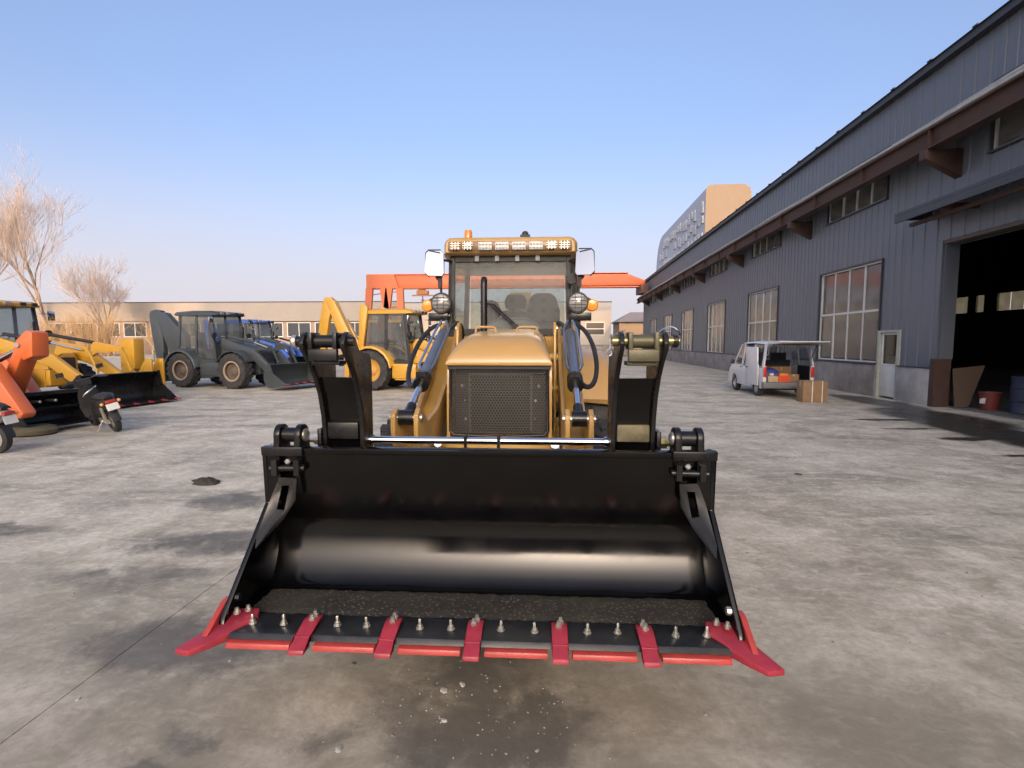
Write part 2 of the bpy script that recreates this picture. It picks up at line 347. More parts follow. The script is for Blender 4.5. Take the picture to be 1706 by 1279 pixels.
# gate: jamb column, lintel, canopy with a white strip
sub('gate_jamb', ws, MB().bx(-.10,.30,14.33,14.53,0,1.3), RUST)
sub('gate_jamb_sheet', ws, MB().bx(.06,.40,14.44,14.56,1.30,4.5), CLAD)
sub('gate_lintel', ws, MB().bx(.02,.30,8.9,14.5,4.36,4.62), mat('lintel_brown', (.10,.08,.07), .7, var=.3))
cn = MB().prism([(-.02,5.55),(-.95,5.28),(-.95,5.20),(-.02,5.46)], 'y', 7.6, 15.0)
cn.prism([(-.02,5.1),(-.02,5.45),(-.94,5.19),(-.94,5.10)], 'y', 14.92, 14.99).bx(-.95,-.90,7.6,15,5.02,5.195)
sub('canopy', ws, cn, TRIM); 
sub('canopy_strip', ws, MB().tube([(-.5,7.7,4.98),(-.5,9.5,5.02),(-.5,11.5,4.99),(-.5,13.2,4.96)], .035, 8), WFR)
sub('canopy_beam', ws, MB().bx(-.88,-.02,13.3,13.4,5.0,5.14).bx(-.88,-.02,10.3,10.4,5.0,5.14).bx(-.62,-.54,7.7,14.9,4.90,4.995), RUST)
# small white door beside the gate
dr = sub('door', ws, MB().bx(.03,.09,16.06,16.10,.06,2.04).bx(.03,.09,16.86,16.92,.06,2.04).bx(.03,.09,16.10,16.86,1.98,2.04).bx(.03,.09,16.10,16.86,.06,1.02).bx(.03,.09,16.10,16.86,1.02,1.08), WFR, bev=.004)
sub('pane', dr, MB().bx(.055,.065,16.10,16.86,1.08,1.98), VGLS); sub('handle', dr, MB().tube([(.0,16.16,.98),(.0,16.16,1.16)], .012, 8), ZINC)
sub('door_frame', ws, MB().bx(-.06,.12,15.95,16.05,0,2.12).bx(-.06,.12,16.93,17.02,0,2.12).bx(-.05,.12,16.05,16.93,2.05,2.12), mat('frame_pale', (.36,.38,.33), .6, var=.15))
for nm, mb, mt in (('leaning_board', MB().plate([(.25,14.05,.03),(.25,14.2,1.05),(1.0,14.15,1.15),(.55,14.0,.05)], .02), mat('board_brown', (.075,.05,.032), .8)),):
    sub(nm, ws, mb, mt)
# crane runway beam on corbels along the wall
cr = thing('crane_runway', 'rusty brown steel runway beam carried on corbels along the grey wall', 'beam', (10.05,0,0), -R(2.6))
be = MB().bx(-.86,-.56,-14,66.6,6.66,6.70).bx(-.735,-.685,-14,66.6,6.70,7.14).bx(-.86,-.56,-14,66.6,7.14,7.18)
sub('runway_beam', cr, be, RUST)
sub('rail', cr, MB().bx(-.745,-.675,-14,66.6,7.18,7.26), RUST)
stm = MB().bx(-.85,-.738,0,.015,6.702,7.138).mesh('stiffener'); stm.materials.append(RUST)
for i in range(27): obj('stiffener', stm, None, cr, loc=(0,-13+i*3,0))
for k in range(-4,7):
    yy = 14.1+7.9*k
    sub('corbel', cr, MB().prism([(-.90,6.655),(-.90,6.42),(-.66,6.32),(0,5.95),(0,6.655)], 'y', yy-.12, yy+.12), RUST, bev=.01)
    sub('stay', cr, MB().bx(-.555,0.0,yy-.08,yy+.08,7.0,7.12), RUST)
for i,(dx,dz,r_) in enumerate(((-.84,7.27,.04),(-.62,7.42,.035),(-.52,7.50,.03))):
    pts = [(dx+rnd.uniform(-.03,.03), -13+j*3.4, dz+rnd.uniform(-.05,.04)) for j in range(24)]
    sub('service_pipe', cr, MB().tube(pts, r_, 8), mat('pipe_grey', (.38,.38,.36), .55, var=.2))
sub('pipe_tray', cr, MB().bx(-.55,-.02,-13,66,7.185,7.25), mat('tray_grey', (.20,.21,.21), .6, var=.2))
# ------------------------------------------------------------------ buildings behind
BEI = mat('beige_cladding', (.29,.255,.22), .7, var=.08, scale=.4, dust=.2, dustcol=(.40,.35,.30))
CRM = mat('cream_render', (.44,.40,.35), .8, var=.06, scale=.5, dust=.15, dustcol=(.5,.45,.4))
BRK = mat('warm_wall', (.31,.22,.16), .85, var=.15, scale=.8)
DGL = mat('dark_pane', (.05,.055,.06), .15, var=.2)
lb = thing('factory_hall', 'long low beige factory hall across the back of the yard', 'building', (-47,72,0))
sub('parapet', lb, MB().bx(-27,26.8,-.35,.4,4.78,7.45), BEI); sub('wall', lb, MB().bx(-27,26.8,0,18,0,4.78), BRK); sub('coping', lb, MB().bx(-27.1,26.85,-.42,.5,7.452,7.56), TRIM)
sub('roof', lb, MB().bx(-27,26.8,.4,18,4.8,7.0), BEI)
for i in range(13):
    x = -26.3+i*4.1
    f = sub('window', lb, MB().bx(x,x+.12,-.08,-.01,2.5,4.6).bx(x+3.4,x+3.52,-.08,-.01,2.5,4.6).bx(x+.12,x+3.4,-.08,-.01,2.5,2.62).bx(x+.12,x+3.4,-.08,-.01,4.5,4.6).bx(x+1.7,x+1.8,-.07,-.01,2.62,4.5), WFR)
    sub('pane', f, MB().bx(x+.12,x+1.7,-.04,-.005,2.62,4.5), DGL); sub('pane', f, MB().bx(x+1.8,x+3.4,-.04,-.005,2.62,4.5), DGL)
cb = thing('cream_building', 'plain cream rendered building behind the orange gantry crane', 'building', (-5.1,73.5,0))
sub('wall', cb, MB().bx(-15,15.1,0,14,0,7.42), CRM, bev=.02); sub('coping', cb, MB().bx(-15.05,15.2,-.08,14.1,7.422,7.52), TRIM)
for x in (-9.5,-3.5,2.0,11.5):
    f = sub('window', cb, MB().bx(x,x+2.7,-.10,-.01,3.6,3.72).bx(x,x+2.7,-.10,-.01,2.75,2.85).bx(x,x+2.7,-.10,-.01,4.5,4.62).bx(x,x+.1,-.09,-.01,2.85,4.5).bx(x+2.6,x+2.7,-.09,-.01,2.85,4.5), WFR)
    sub('pane', f, MB().bx(x+.1,x+2.6,-.05,-.005,2.85,3.6), DGL); sub('pane', f, MB().bx(x+.1,x+2.6,-.05,-.005,3.72,4.5), DGL)
STN = mat('rubble_stone', (.24,.215,.195), .9, var=.5, scale=3.2, bump=1, dust=.5, dustcol=(.11,.10,.09))
rw = thing('rubble_wall', 'low grey rubble stone wall in front of the cream building', 'wall', (5.4,64,0))
sub('masonry', rw, MB().bx(-18,6.2,0,.5,-.02,1.35), STN, bev=.03); sub('coping', rw, MB().bx(-18,6.2,-.06,.56,1.352,1.46), CONC)
hs = thing('house', 'small far house with orange lit wall and hipped roof', 'house', (18.5,98,0))
sub('wall', hs, MB().bx(-4.2,4.5,-4,4,0,5.4), mat('ochre_wall', (.36,.235,.135), .8, var=.06)); 
sub('roof', hs, MB().add([(-4.9,-4.7,5.4),(5.2,-4.7,5.4),(5.2,4.7,5.4),(-4.9,4.7,5.4),(-1.6,0,7.4),(1.8,0,7.4)], [(0,1,5,4),(1,2,5),(2,3,4,5),(3,0,4),(3,2,1,0)]), mat('slate_roof', (.17,.16,.17), .8))
for x in (-3,-.5,2): sub('window', hs, MB().bx(x,x+1.1,-4.06,-4.0,1.6,3.2), DGL)
sub('porch', hs, MB().prism([(-6.2,2.9),(-3.4,4.0),(-3.4,3.85),(-6.2,2.75)], 'y', -6.4, -4.1), mat('slate_roof', (0,0,0)))
sub('porch_wall', hs, MB().bx(-6,-4.2,-6.2,-4.1,0,2.8), MAT['ochre_wall'])
# tall block
TB = mat('block_panel', (.46,.49,.55), .6, 0, var=.06, scale=.3)
tb = thing('office_block', 'tall pale office block with rounded top edges beyond the workshop roof', 'building', (38.6,125,0), -R(2.6))
def rounded(x0, x1, z1, ra, n=7):
    p = [(x0,0),(x1,0)]
    p += [(x1-ra+ra*math.cos(a*math.pi/2/n), z1-ra+ra*math.sin(a*math.pi/2/n)) for a in range(n+1)]
    p += [(x0+1.2-1.2*math.sin(a*math.pi/2/n), z1-1.2+1.2*math.cos(a*math.pi/2/n)) for a in range(n+1)]
    return p
secs = []
for y, dz in ((0,0),(.5,0),(20,0),(40,0),(55,-.1),(58,-.9),(61,-3.0),(63,-6.5),(64,-11)):
    secs.append([(x, y, max(z+dz, 0) if z > 1 else 0) for x, z in rounded(0, 10.2, 38.4, 2.2)])
sub('wall', tb, MB().loft(secs), TB, ang=30)
FIN = mat('block_window_trim', (.46,.49,.55), .6); 
r2 = random.Random(3)
for row in range(7):
    for i in range(17):
        y = 2.0+i*3.3+r2.uniform(-.6,.6); z = 35.2-row*3.6+r2.uniform(-.4,.4)
        if z > 33.5 and y > 50: continue
        if r2.random() < .12: continue
        h = r2.choice((1.6,2.2,2.6)); wd = r2.choice((.7,.9,1.3))
        f = sub('window', tb, MB().bx(-.28,-.0,y-.12,y,z-h,z).bx(-.28,0,y+wd,y+wd+.12,z-h,z).bx(-.45,0,y-.5,y+wd+.5,z-h-.16,z-h), FIN)
        sub('pane', f, MB().bx(-.08,-.01,y,y+wd,z-h,z), mat('block_pane', (.16,.18,.22), .3))
sub('sunlit_end_face', tb, MB().prism(rounded(-.03, 10.23, 38.44, 2.2), 'y', -.06, -.02), mat('sunlit_end_tan', (.22,.165,.115), .7, var=.04, scale=.3), ang=30)  # evening sunlight put into the colour of this face; side wall tinted bluish
pj = MB()
for z in (9,14,19,24,29,33.5): pj.bx(.3,9.9,-.085,-.065,z,z+.06)
for x in (2.5,5.1,7.7): pj.bx(x,x+.05,-.08,-.062,1,37)
sub('panel_joints', tb, pj, mat('joint_grey', (.22,.17,.12), .6))
# two unseen blocks added behind the camera, sized and placed to shade the yard
for (x0,x1,h,lab) in ((-34.2,-6.2,47.0,'unseen tall plain block added behind the camera on the left to shade the yard'), (-6.0,62,41.4,'unseen lower plain block added behind the camera to shade the machines')):
    b_ = thing('shade_block', lab, 'building', ((x0+x1)/2,-160,0)); hw = (x1-x0)/2
    sub('wall', b_, MB().bx(-hw,hw,-4,4,0,h), mat('rear_wall_grey', (.38,.36,.33), .8, var=.12, scale=.5)); sub('roof', b_, MB().bx(-hw-.1,hw+.1,-4.1,4.1,h+.002,h+.1), TRIM)
    nwin = int(hw*2/4.5)
    for i in range(nwin):
        for z in range(1, int(h/3.6)):
            x = -hw+1.5+i*4.5; f = sub('window', b_, MB().bx(x,x+2,4.0,4.06,z*3.4-.7,z*3.4+1.0), WFR); sub('pane', f, MB().bx(x+.1,x+1.9,4.062,4.08,z*3.4-.6,z*3.4+.9), DGL)
# ------------------------------------------------------------------ gantry crane
ORG = mat('crane_orange', (.31,.062,.014), .5, var=.12, scale=.7, dust=.25, dustcol=(.35,.10,.04))
ga = thing('gantry_crane', 'orange semi-gantry crane spanning from its legs to the workshop wall', 'crane', (-18,62,0))
def GX(x): return x+18
sub('girder', ga, MB().prism([(GX(-21),8.32),(GX(-21),9.85),(GX(10.3),9.78),(GX(12.3),9.0),(GX(12.3),8.45),(GX(-20),8.32)], 'y', -.45, .45), ORG, bev=.02)
sub('girder_flange', ga, MB().bx(GX(-20.9),GX(11.9),-.6,.6,8.22,8.315).bx(GX(-20.9),GX(10.3),-.6,.6,9.87,9.93), mat('crane_orange_dark', (.45,.10,.03), .6))
sub('leg_head', ga, MB().prism([(GX(-21.0),8.2),(GX(-21.0),9.85),(GX(-17.6),9.85),(GX(-17.0),8.2)], 'y', -.75, -.5), ORG)
for x0, x1, y in ((-20.6,-21.2,-.7),(-18.2,-19.2,-.7),(-18.9,-17.9,-.7),(-16.9,-16.6,-.7)):
    sub('leg', ga, MB().plate([(GX(x0)-.42,y,8.25),(GX(x0)+.42,y,8.25),(GX(x1)+.32,y,.35),(GX(x1)-.32,y,.35)], .5), ORG)
br = MB()
for z in (1.6,3.6,5.6,7.4): br.cyl((GX(-20.8),-.7,z),(GX(-16.8),-.7,z+.5),.07,6)
sub('leg_brace', ga, br, ORG); sub('end_beam', ga, MB().bx(GX(-21.8),GX(-16),-.95,-.45,.05,.5), ORG)
sub('end_carriage', ga, MB().bx(GX(11.6),GX(12.5),-1.6,1.6,7.45,8.44), mat('carriage_dark', (.10,.05,.04), .7))
ho = sub('hoist', ga, MB().bx(GX(-15),GX(-13.6),-.3,.3,7.55,8.0).bx(GX(-15.6),GX(-12.7),-.15,.15,7.35,7.5).bx(GX(-14.8),GX(-14),-.25,.25,8.0,8.2), mat('hoist_brown', (.22,.09,.04), .7))
sub('hook', ho, MB().cyl((GX(-14.3),0,7.35),(GX(-14.3),0,6.9),.06,8).box((GX(-14.3),0,6.75),(.3,.2,.4)), TRIM)
# ------------------------------------------------------------------ bare trees
BARK = mat('bare_bark', (.30,.23,.18), .9, var=.25, scale=1.5)
TWIG = mat('bare_twig', (.42,.34,.29), .9, var=.2, scale=1)
def tree(label, loc, H, seed, spread, r0):
    q = random.Random(seed); big, small = MB(), MB()
    def grow(p, d, ln, r, lev):
        nseg = 3; pts = [p]; rr = [r]
        for i in range(nseg):
            d = (d+Vector((q.gauss(0,.10),q.gauss(0,.10),q.uniform(0,.10)))).normalized(); p = p+d*ln/nseg; pts.append(p); rr.append(r*(1-.42*(i+1)/nseg))
        (big if lev < 2 else small).tube(pts, rr, 6 if lev < 2 else (4 if lev < 4 else 3), cap=False)
        if lev >= 5: return
        nch = (7,5,5,4,3)[lev]
        for i in range(nch):
            t = q.uniform(.35,1.0) if i else 1.0
            k = min(int(t*nseg), nseg-1); bp = pts[k].lerp(pts[k+1], t*nseg-k)
            a = q.uniform(0, 2*math.pi); s = q.uniform(.5,1.0)*spread*(.5 if i == 0 else 1)
            u = d.orthogonal().normalized(); v = d.cross(u)
            nd = (d+(u*math.cos(a)+v*math.sin(a))*s+Vector((0,0,.22))).normalized()
            grow(bp, nd, ln*q.uniform(.55,.8), max(rr[-1]*q.uniform(.5,.75), .012), lev+1)
    grow(Vector((0,0,0)), Vector((0,0,1)), H*.30, r0, 0)
    t = thing('bare_tree', label, 'tree', loc, q.uniform(0,6), 'bare trees behind the yellow machines')
    sub('trunk', t, big, BARK); sub('crown', t, small, TWIG)
    return t
tree('tallest bare tree, rising behind the yellow cab at the left', (-63.0,63,0), 29.5, 11, .72, .36)
tree('bare tree cut off by the left edge of the photo', (-71.5,64,0), 27, 5, .7, .36)
tree('smaller bare tree standing right of the two tall ones', (-56.2,64,0), 17.5, 21, .8, .22)
for (x, y, h, sd_, lab) in ((-49.5,66,5.5,31,'low bare bush left of the grey backhoe boom'),(-55.5,61,5.8,33,'low bare bush behind the yellow loader arms'),(-59.5,60,5.0,35,'low bare bush behind the yellow cab mirror')):
    q = random.Random(sd_); mb = MB()
    for i in range(260):
        a = q.uniform(0,6.28); rr_ = abs(q.gauss(0,.9)); p = Vector((math.cos(a)*rr_, math.sin(a)*rr_, 0)); d = Vector((math.cos(a)*q.uniform(.1,.6), math.sin(a)*q.uniform(.1,.6), 1)).normalized()
        L = h*q.uniform(.45,1)
        p2_ = p+d*L*.5; e = p2_+(d+Vector((q.gauss(0,.25),q.gauss(0,.25),0))).normalized()*L*.5
        mb.tube([p,p2_,e],[.03,.02,.008],3,False)
        for j in range(3):
            s0 = p2_.lerp(e, q.random()); mb.tube([s0, s0+(d+Vector((q.gauss(0,.5),q.gauss(0,.5),.2))).normalized()*L*.25],[.014,.006],3,False)
    t = thing('bare_bush', lab, 'bush', (x,y,0), 0, 'bare bushes along the factory hall'); sub('stems', t, mb, mat('bush_tan', (.40,.27,.14), .9, var=.2))
# ------------------------------------------------------------------ main backhoe loader
def lugged_tyre(r, wd, seg=40, nl=20, ri=None):
    """tyre lying on the y axis: body plus chevron lugs, centre at origin"""
    ri = ri or r*.56; h = wd/2; m = MB()
    m.lathe((0,0,0),(0,1,0),[(ri,-h*.8),(ri+.02,-h*.92),(r*.80,-h),(r*.90,-h*.96),(r*.945,-h*.82),(r*.955,0),(r*.945,h*.82),(r*.90,h*.96),(r*.80,h),(ri+.02,h*.92),(ri,h*.8)], seg, True)
    for i in range(nl):
        for s in (-1,1):
            a0 = 2*math.pi*(i+(.5 if s > 0 else 0))/nl; V = []
            for (yy, da, rr) in ((.02,.16,1),(.55,.02,1),(1.0,-.06,.97),(1.03,-.07,.86)):
                for k, q in ((-1,.93),(1,.93),(1,1.0),(-1,1.0)):
                    an = a0+da+k*(.055 if q > .95 else .075); rad = r*(rr if q > .95 else min(.93,rr-.04))
                    V.append((math.cos(an)*rad, s*h*yy, math.sin(an)*rad))
            F = [(0,1,2,3),(15,14,13,12)]
            for j in range(3):
                b = j*4; F += [(b+k, b+(k+1)%4, b+4+(k+1)%4, b+4+k) for k in range(4)]
            m.add(V, F)
    return m
def rim_mb(r, wd, side):
    h = wd/2; m = MB(); s = side
    m.lathe((0,0,0),(0,s,0),[(r*.60,-h*.8),(r*.60,h*.78),(r*.565,h*.80),(r*.52,h*.74),(r*.50,h*.30),(r*.30,h*.22),(r*.20,h*.45),(r*.08,h*.5),(.001,h*.5)], 32)
    for i in range(8):
        a = i*math.pi/4; m.cyl((math.cos(a)*r*.26,s*h*.2,math.sin(a)*r*.26),(math.cos(a)*r*.26,s*h*.38,math.sin(a)*r*.26),.022,6)
    return m
ML = thing('backhoe_loader', 'large yellow backhoe loader facing us with a black bucket and red teeth', 'loader', (-.30,5,0))
OFF = (0,-5,0)
def lp(name, mb, m, parent=None, **k):
    return obj(name, mb, m, parent or ML, loc=None if parent else OFF, **k)
# -- bucket shell
inn = [(2.36,.392),(2.63,.396),(2.665,.404),(2.695,.427),(2.722,.462),(2.745,.502),(2.764,.544),(2.780,.590),(2.792,.637),(2.799,.680),(2.801,.715),(2.797,.75),(2.788,.79),(2.715,1.145)]
def offs(p, d):
    o = []
    for i in range(len(p)):
        a = Vector(p[max(i-1,0)]); b = Vector(p[min(i+1,len(p)-1)]); t = (b-a).normalized(); o.append((p[i][0]+t.y*d, p[i][1]-t.x*d))
    return o
out = offs(inn, .022)
bk = lp('bucket', MB().prism(inn+out[::-1], 'x', -1.20, 1.20), BLK, ang=40)
lip = MB().prism([(2.700,1.135),(2.695,1.168),(2.74,1.175),(2.80,1.14),(2.79,1.12),(2.72,1.15)], 'x', -1.21, 1.21)
lp('lip', lip, BLK, bk, bev=.005)
sp = [(2.685,1.172),(2.70,.86),(2.26,.435),(2.24,.385)]+offs(inn,.032)[1:-1]+[(2.78,1.175)]
for s in (-1,1):
    lp('side_plate', MB().prism(sp, 'x', s*1.20, s*1.228), BLK, bk, bev=.006)
    lp('side_rib', MB().prism([(2.69,1.165),(2.69,1.14),(2.695,.86),(2.715,.86),(2.72,1.13),(2.72,1.165)], 'x', s*1.13, s*1.199), BLK, bk)
    lp('lip_gusset', MB().prism([(2.685,1.125),(2.68,1.178),(2.73,1.182),(2.75,1.13)], 'x', s*1.0, s*1.232), BLK2, bk, bev=.008)
    # slotted guard bracket in the upper corner
    g_ = MB()
    def sl(y, z): return (s*1.185, y, z)
    A = [(1.04,2.66,1.02),(1.13,2.64,1.03),(1.165,2.62,.93),(1.19,2.50,.75),(1.175,2.46,.70),(1.10,2.60,.80),(1.05,2.66,.90)]
    hole = [(1.075,2.645,.985),(1.115,2.640,.985),(1.135,2.612,.86),(1.097,2.622,.85)]
    P = [(s*x,y+.05,z-.02) for x,y,z in A]; Hh = [(s*x,y+.05,z-.02) for x,y,z in hole]
    ring = [(0,0),(1,1),(2,2),(3,2),(4,3),(5,3),(6,3)]
    def thick(vs, q=.014): return [(x,y-q,z) for x,y,z in vs]
    V = P+Hh+thick(P)+thick(Hh); F = []
    fr = [(0,1,8,7),(1,2,9,8),(2,3,9),(3,4,10,9),(4,5,10),(5,6,10),(6,0,7,10)]
    for f in fr: F += [f, tuple(i+11 for i in f)[::-1]]
    F += [(i,(i+1)%7,11+(i+1)%7,11+i) for i in range(7)]+[(7+i,7+(i+1)%4,18+(i+1)%4,18+i) for i in range(4)]
    lp('guard_bracket', MB().add(V,F), BLK2, bk)
    lp('guard_pin', MB().cyl((s*1.0,2.715,1.055),(s*1.19,2.70,1.055),.020,12).bx(min(s*1.02,s*1.05),max(s*1.02,s*1.05),2.68,2.75,1.02,1.105).bx(min(s*1.14,s*1.17),max(s*1.14,s*1.17),2.67,2.74,1.02,1.105), BLK2, bk)
    lp('bracket_bolt', MB().lathe((s*1.075,2.68,1.10),(0,-1,0),[(.016,0),(.016,.014),(.009,.02)],6), ZINC, bk)
# -- cutting edge, strips, teeth, bolts
bl = lp('cutting_edge', MB().prism([(2.195,.372),(2.212,.396),(2.375,.403),(2.375,.385)], 'x', -1.235, 1.235), BLADE, bev=.003)
TX = [-.79,-.395,0,.395,.79]
ex = [-1.20]+TX+[1.20]
for i in range(6):
    a, b = ex[i]+.055, ex[i+1]-.055
    lp('edge_strip', MB().prism([(2.168,.343),(2.176,.366),(2.35,.371),(2.35,.335),(2.20,.333)], 'x', a, b), RED2, bk, bev=.003)
    mid = (a+b)/2
    for d in (-.075,.075):
        x = mid+d+rnd.uniform(-.01,.01); y = 2.290+rnd.uniform(-.008,.008); z = .4005
        b_ = MB().lathe((x,y,z),(rnd.uniform(-.05,.05),rnd.uniform(-.05,.05),1),[(.019,0),(.019,.005),(.0145,.006),(.0135,.018),(.0075,.019),(.007,.044),(.005,.048)],8)
        lp('edge_bolt', b_, ZINC, bl)
for x in TX:
    pr = [(2.345,.405),(2.34,.422),(2.285,.426),(2.24,.412),(2.125,.372),(2.118,.352),(2.19,.352),(2.19,.398),(2.28,.403)]
    tt = MB().loft([[(x-k, y, z) for y, z in pr] for k in (-.037,.037)])
    t_ = lp('tooth', tt, RED, bev=.005)
    for dy in (2.292,2.325):
        lp('tooth_bolt', MB().lathe((x+rnd.uniform(-.008,.008),dy,.421),(0,0,1),[(.016,0),(.016,.014),(.010,.015),(.009,.030)],6), ZINC, t_)
for s in (-1,1):
    pl = [(1.09,2.37),(1.232,2.36),(1.238,2.28),(1.285,2.19),(1.335,2.10),(1.262,2.085),(1.205,2.14),(1.145,2.21),(1.07,2.32)]
    c_ = MB().prism([(s*x,y) for x,y in pl], 'z', .362, .432)
    V = []
    for (x,y,z) in c_.v:
        k = min(1,max(0,(2.36-y)/.27)); V.append((x,y,z-.012*k-(z-.362)*.62*k))
    c_.v = V
    t_ = lp('corner_tooth', c_, RED, bev=.006)
    lp('corner_flange', MB().prism([(2.38,.40),(2.37,.49),(2.32,.485),(2.17,.395)], 'x', s*1.230, s*1.258), RED2, t_, bev=.004)
    for (x,y) in ((1.13,2.34),(1.17,2.31)): lp('tooth_bolt', MB().lathe((s*x,y,.432),(0,0,1),[(.016,0),(.016,.014),(.010,.015),(.009,.030)],6), ZINC, t_)
    lp('tooth_bolt', MB().lathe((s*1.20,2.36,.49),(-s,0,0),[(.02,0),(.02,.02),(.012,.022)],8), BLK2 if s < 0 else ZINC, t_)
# dirt left on the bucket floor
dm = MB(); q = random.Random(2); nx, ny = 60, 10; V = []
for j in range(ny+1):
    for i in range(nx+1):
        u, v = i/nx, j/ny; x = -1.19+2.38*u; y = 2.385+.265*v; e = min(u,1-u,v,1-v)*6
        V.append((x+q.uniform(-.006,.006), y+q.uniform(-.008,.008), .3935+(y-2.4)*.0145+(min(1,e)*q.uniform(.003,.012) if e > 0 else -.003)))
dirt = bpy.data.materials.new('bucket_dirt'); dirt.use_nodes = True
n_, l_ = dirt.node_tree.nodes, dirt.node_tree.links; b_ = n_['Principled BSDF']
v_ = n_.new('ShaderNodeTexVoronoi'); v_.inputs['Scale'].default_value = 52; tc_ = n_.new('ShaderNodeTexCoord'); l_.new(tc_.outputs['Object'], v_.inputs['Vector'])
r_ = n_.new('ShaderNodeValToRGB'); r_.color_ramp.elements[0].color = (.17,.15,.12,1); r_.color_ramp.elements[0].position = .10; r_.color_ramp.elements[1].color = (.014,.013,.012,1); r_.color_ramp.elements[1].position = .38
sp_ = n_.new('ShaderNodeTexNoise'); sp_.inputs['Scale'].default_value = 3; l_.new(tc_.outputs['Object'], sp_.inputs['Vector'])
mm = n_.new('ShaderNodeMix'); mm.data_type = 'RGBA'; l_.new(sp_.outputs[0], mm.inputs[0]); l_.new(v_.outputs['Distance'], r_.inputs[0]); l_.new(r_.outputs[0], mm.inputs[6]); mm.inputs[7].default_value = (.05,.043,.028,1)
l_.new(mm.outputs[2], b_.inputs['Base Color']); b_.inputs['Roughness'].default_value = .7
lp('floor_dirt', MB().add(V, [(j*(nx+1)+i, j*(nx+1)+i+1, (j+1)*(nx+1)+i+1, (j+1)*(nx+1)+i) for j in range(ny) for i in range(nx)]), dirt, bk, kind='stuff')
# -- ears on the lip
for s in (-1,1):
    for x in (s*1.145, s*1.03):
        e_ = MB()
        pts = [(2.68,1.14),(2.69,1.22)]+[(2.75+.062*math.cos(a), 1.235+.062*math.sin(a)) for a in [math.pi*(1-i/8) for i in range(9)]]+[(2.82,1.14)]
        e_.prism(pts, 'x', x-.017, x+.017)
        ea = lp('lip_ear', e_, BLK2, bk, bev=.005)
    lp('ear_pin', MB().cyl((s*1.05,2.75,1.235),(s*1.125,2.75,1.235),.042,16), BLK2, bk)
    lp('ear_cap', MB().lathe((s*1.011,2.75,1.235),(-s,0,0),[(.036,0),(.036,.008),(.026,.016),(.001,.017)],16), ZINC, bk)
# -- curved fork arms standing on the lip shaft
fp_front = [(2.80,1.10),(2.795,1.22),(2.78,1.34),(2.745,1.46),(2.69,1.56),(2.62,1.645)]
fp = fp_front+[(2.545,1.715),(2.535,1.745),(2.56,1.79),(2.60,1.805),(2.68,1.78),(2.76,1.705),(2.93,1.68),(2.955,1.60),(2.955,1.10)]
for s in (-1,1):
    fk = lp('fork_arm', MB().prism(fp, 'x', s*.905, s*.930), BLK2, bev=.005)
    lp('inner_plate', MB().prism(fp, 'x', s*.690, s*.715), BLK2, fk, bev=.005)
    web = [(y+.035,z) for y,z in fp_front[:5]]+[(y+.055,z) for y,z in fp_front[:5]][::-1]
    lp('web_plate', MB().prism(web, 'x', s*.716, s*.904), BLK, fk)
    lp('back_plate', MB().bx(min(s*.716,s*.904),max(s*.716,s*.904),2.90,2.925,1.10,1.50), BLK2, fk)
    lp('wear_block', MB().bx(min(s*.722,s*.898),max(s*.722,s*.898),2.788,2.84,1.205,1.30), BLK2 if s < 0 else mat('worn_olive', (.12,.105,.06), .5, .3, var=.5, scale=12), fk, bev=.006)
    lp('tip_pin', MB().cyl((s*.66,2.60,1.755),(s*.99,2.60,1.755),.026,14), BLK2 if s < 0 else BRASS, fk)
    lp('tip_sleeve', MB().cyl((s*.735,2.60,1.755),(s*.885,2.60,1.755),.034,14), BLK2 if s < 0 else mat('olive_steel', (.09,.085,.05), .4, .3, var=.4), fk)
    x0,x1 = sorted((s*.735,s*.885))
    lp('tip_bracket', MB().bx(x0,x1,2.545,2.575,1.655,1.715).bx(x0,x0+.022,2.545,2.65,1.715,1.80).bx(x1-.022,x1,2.545,2.65,1.715,1.80).bx(x0,x1,2.58,2.68,1.632,1.655), BLK2 if s < 0 else mat('olive_steel', (.09,.085,.05), .4, .3, var=.4), fk, bev=.004)
    xo = s*.972
    lp('tip_cap', MB().lathe((s*.962,2.60,1.755),(s,0,0),[(.034,0),(.034,.02),(.022,.026)],14) , ZINC if s < 0 else BLK2, fk)
    if s > 0:
        pts = [(.655,2.60,1.79)]+[(.652,2.60+.006*math.sin(t*2),1.79-.03*t) for t in (0.5,1,1.5,2,2.5)]+[(.650+.012*math.cos(a),2.598,1.70+.018*math.sin(a)) for a in [math.pi*.5+i*math.pi/5 for i in range(11)]]
        lp('cotter_pin', MB().tube(pts, .004, 6), CHR, fk)
        lp('wire', MB().tube(bez([(.90,2.62,1.80),(.96,2.6,1.86),(1.0,2.6,1.78)],8), .006, 6), CHR, fk)
    lp('shaft_lug', MB().bx(*sorted((s*.940,s*.965)),2.80,2.97,1.08,1.26), BLK2, fk, bev=.006)
    lp('shaft_nut', MB().lathe((s*.966,2.885,1.185),(s,0,0),[(.04,0),(.04,.012),(.034,.014),(.034,.045),(.022,.047),(.02,.075)],6), ZINC if s < 0 else BRASS, fk)
sh = lp('shaft', MB().cyl((-.97,2.885,1.185),(.97,2.885,1.185),.0215,18), CHR)
for x in (-.125,.065): lp('shaft_clip', MB().bx(x-.009,x+.009,2.855,2.862,1.08,1.215).bx(x-.009,x+.009,2.862,2.91,1.208,1.216), BLK2, sh)
for s in (-1,1): lp('shaft_collar', MB().cyl((s*.665,2.885,1.185),(s*.688,2.885,1.185),.030,16), CHR, sh)
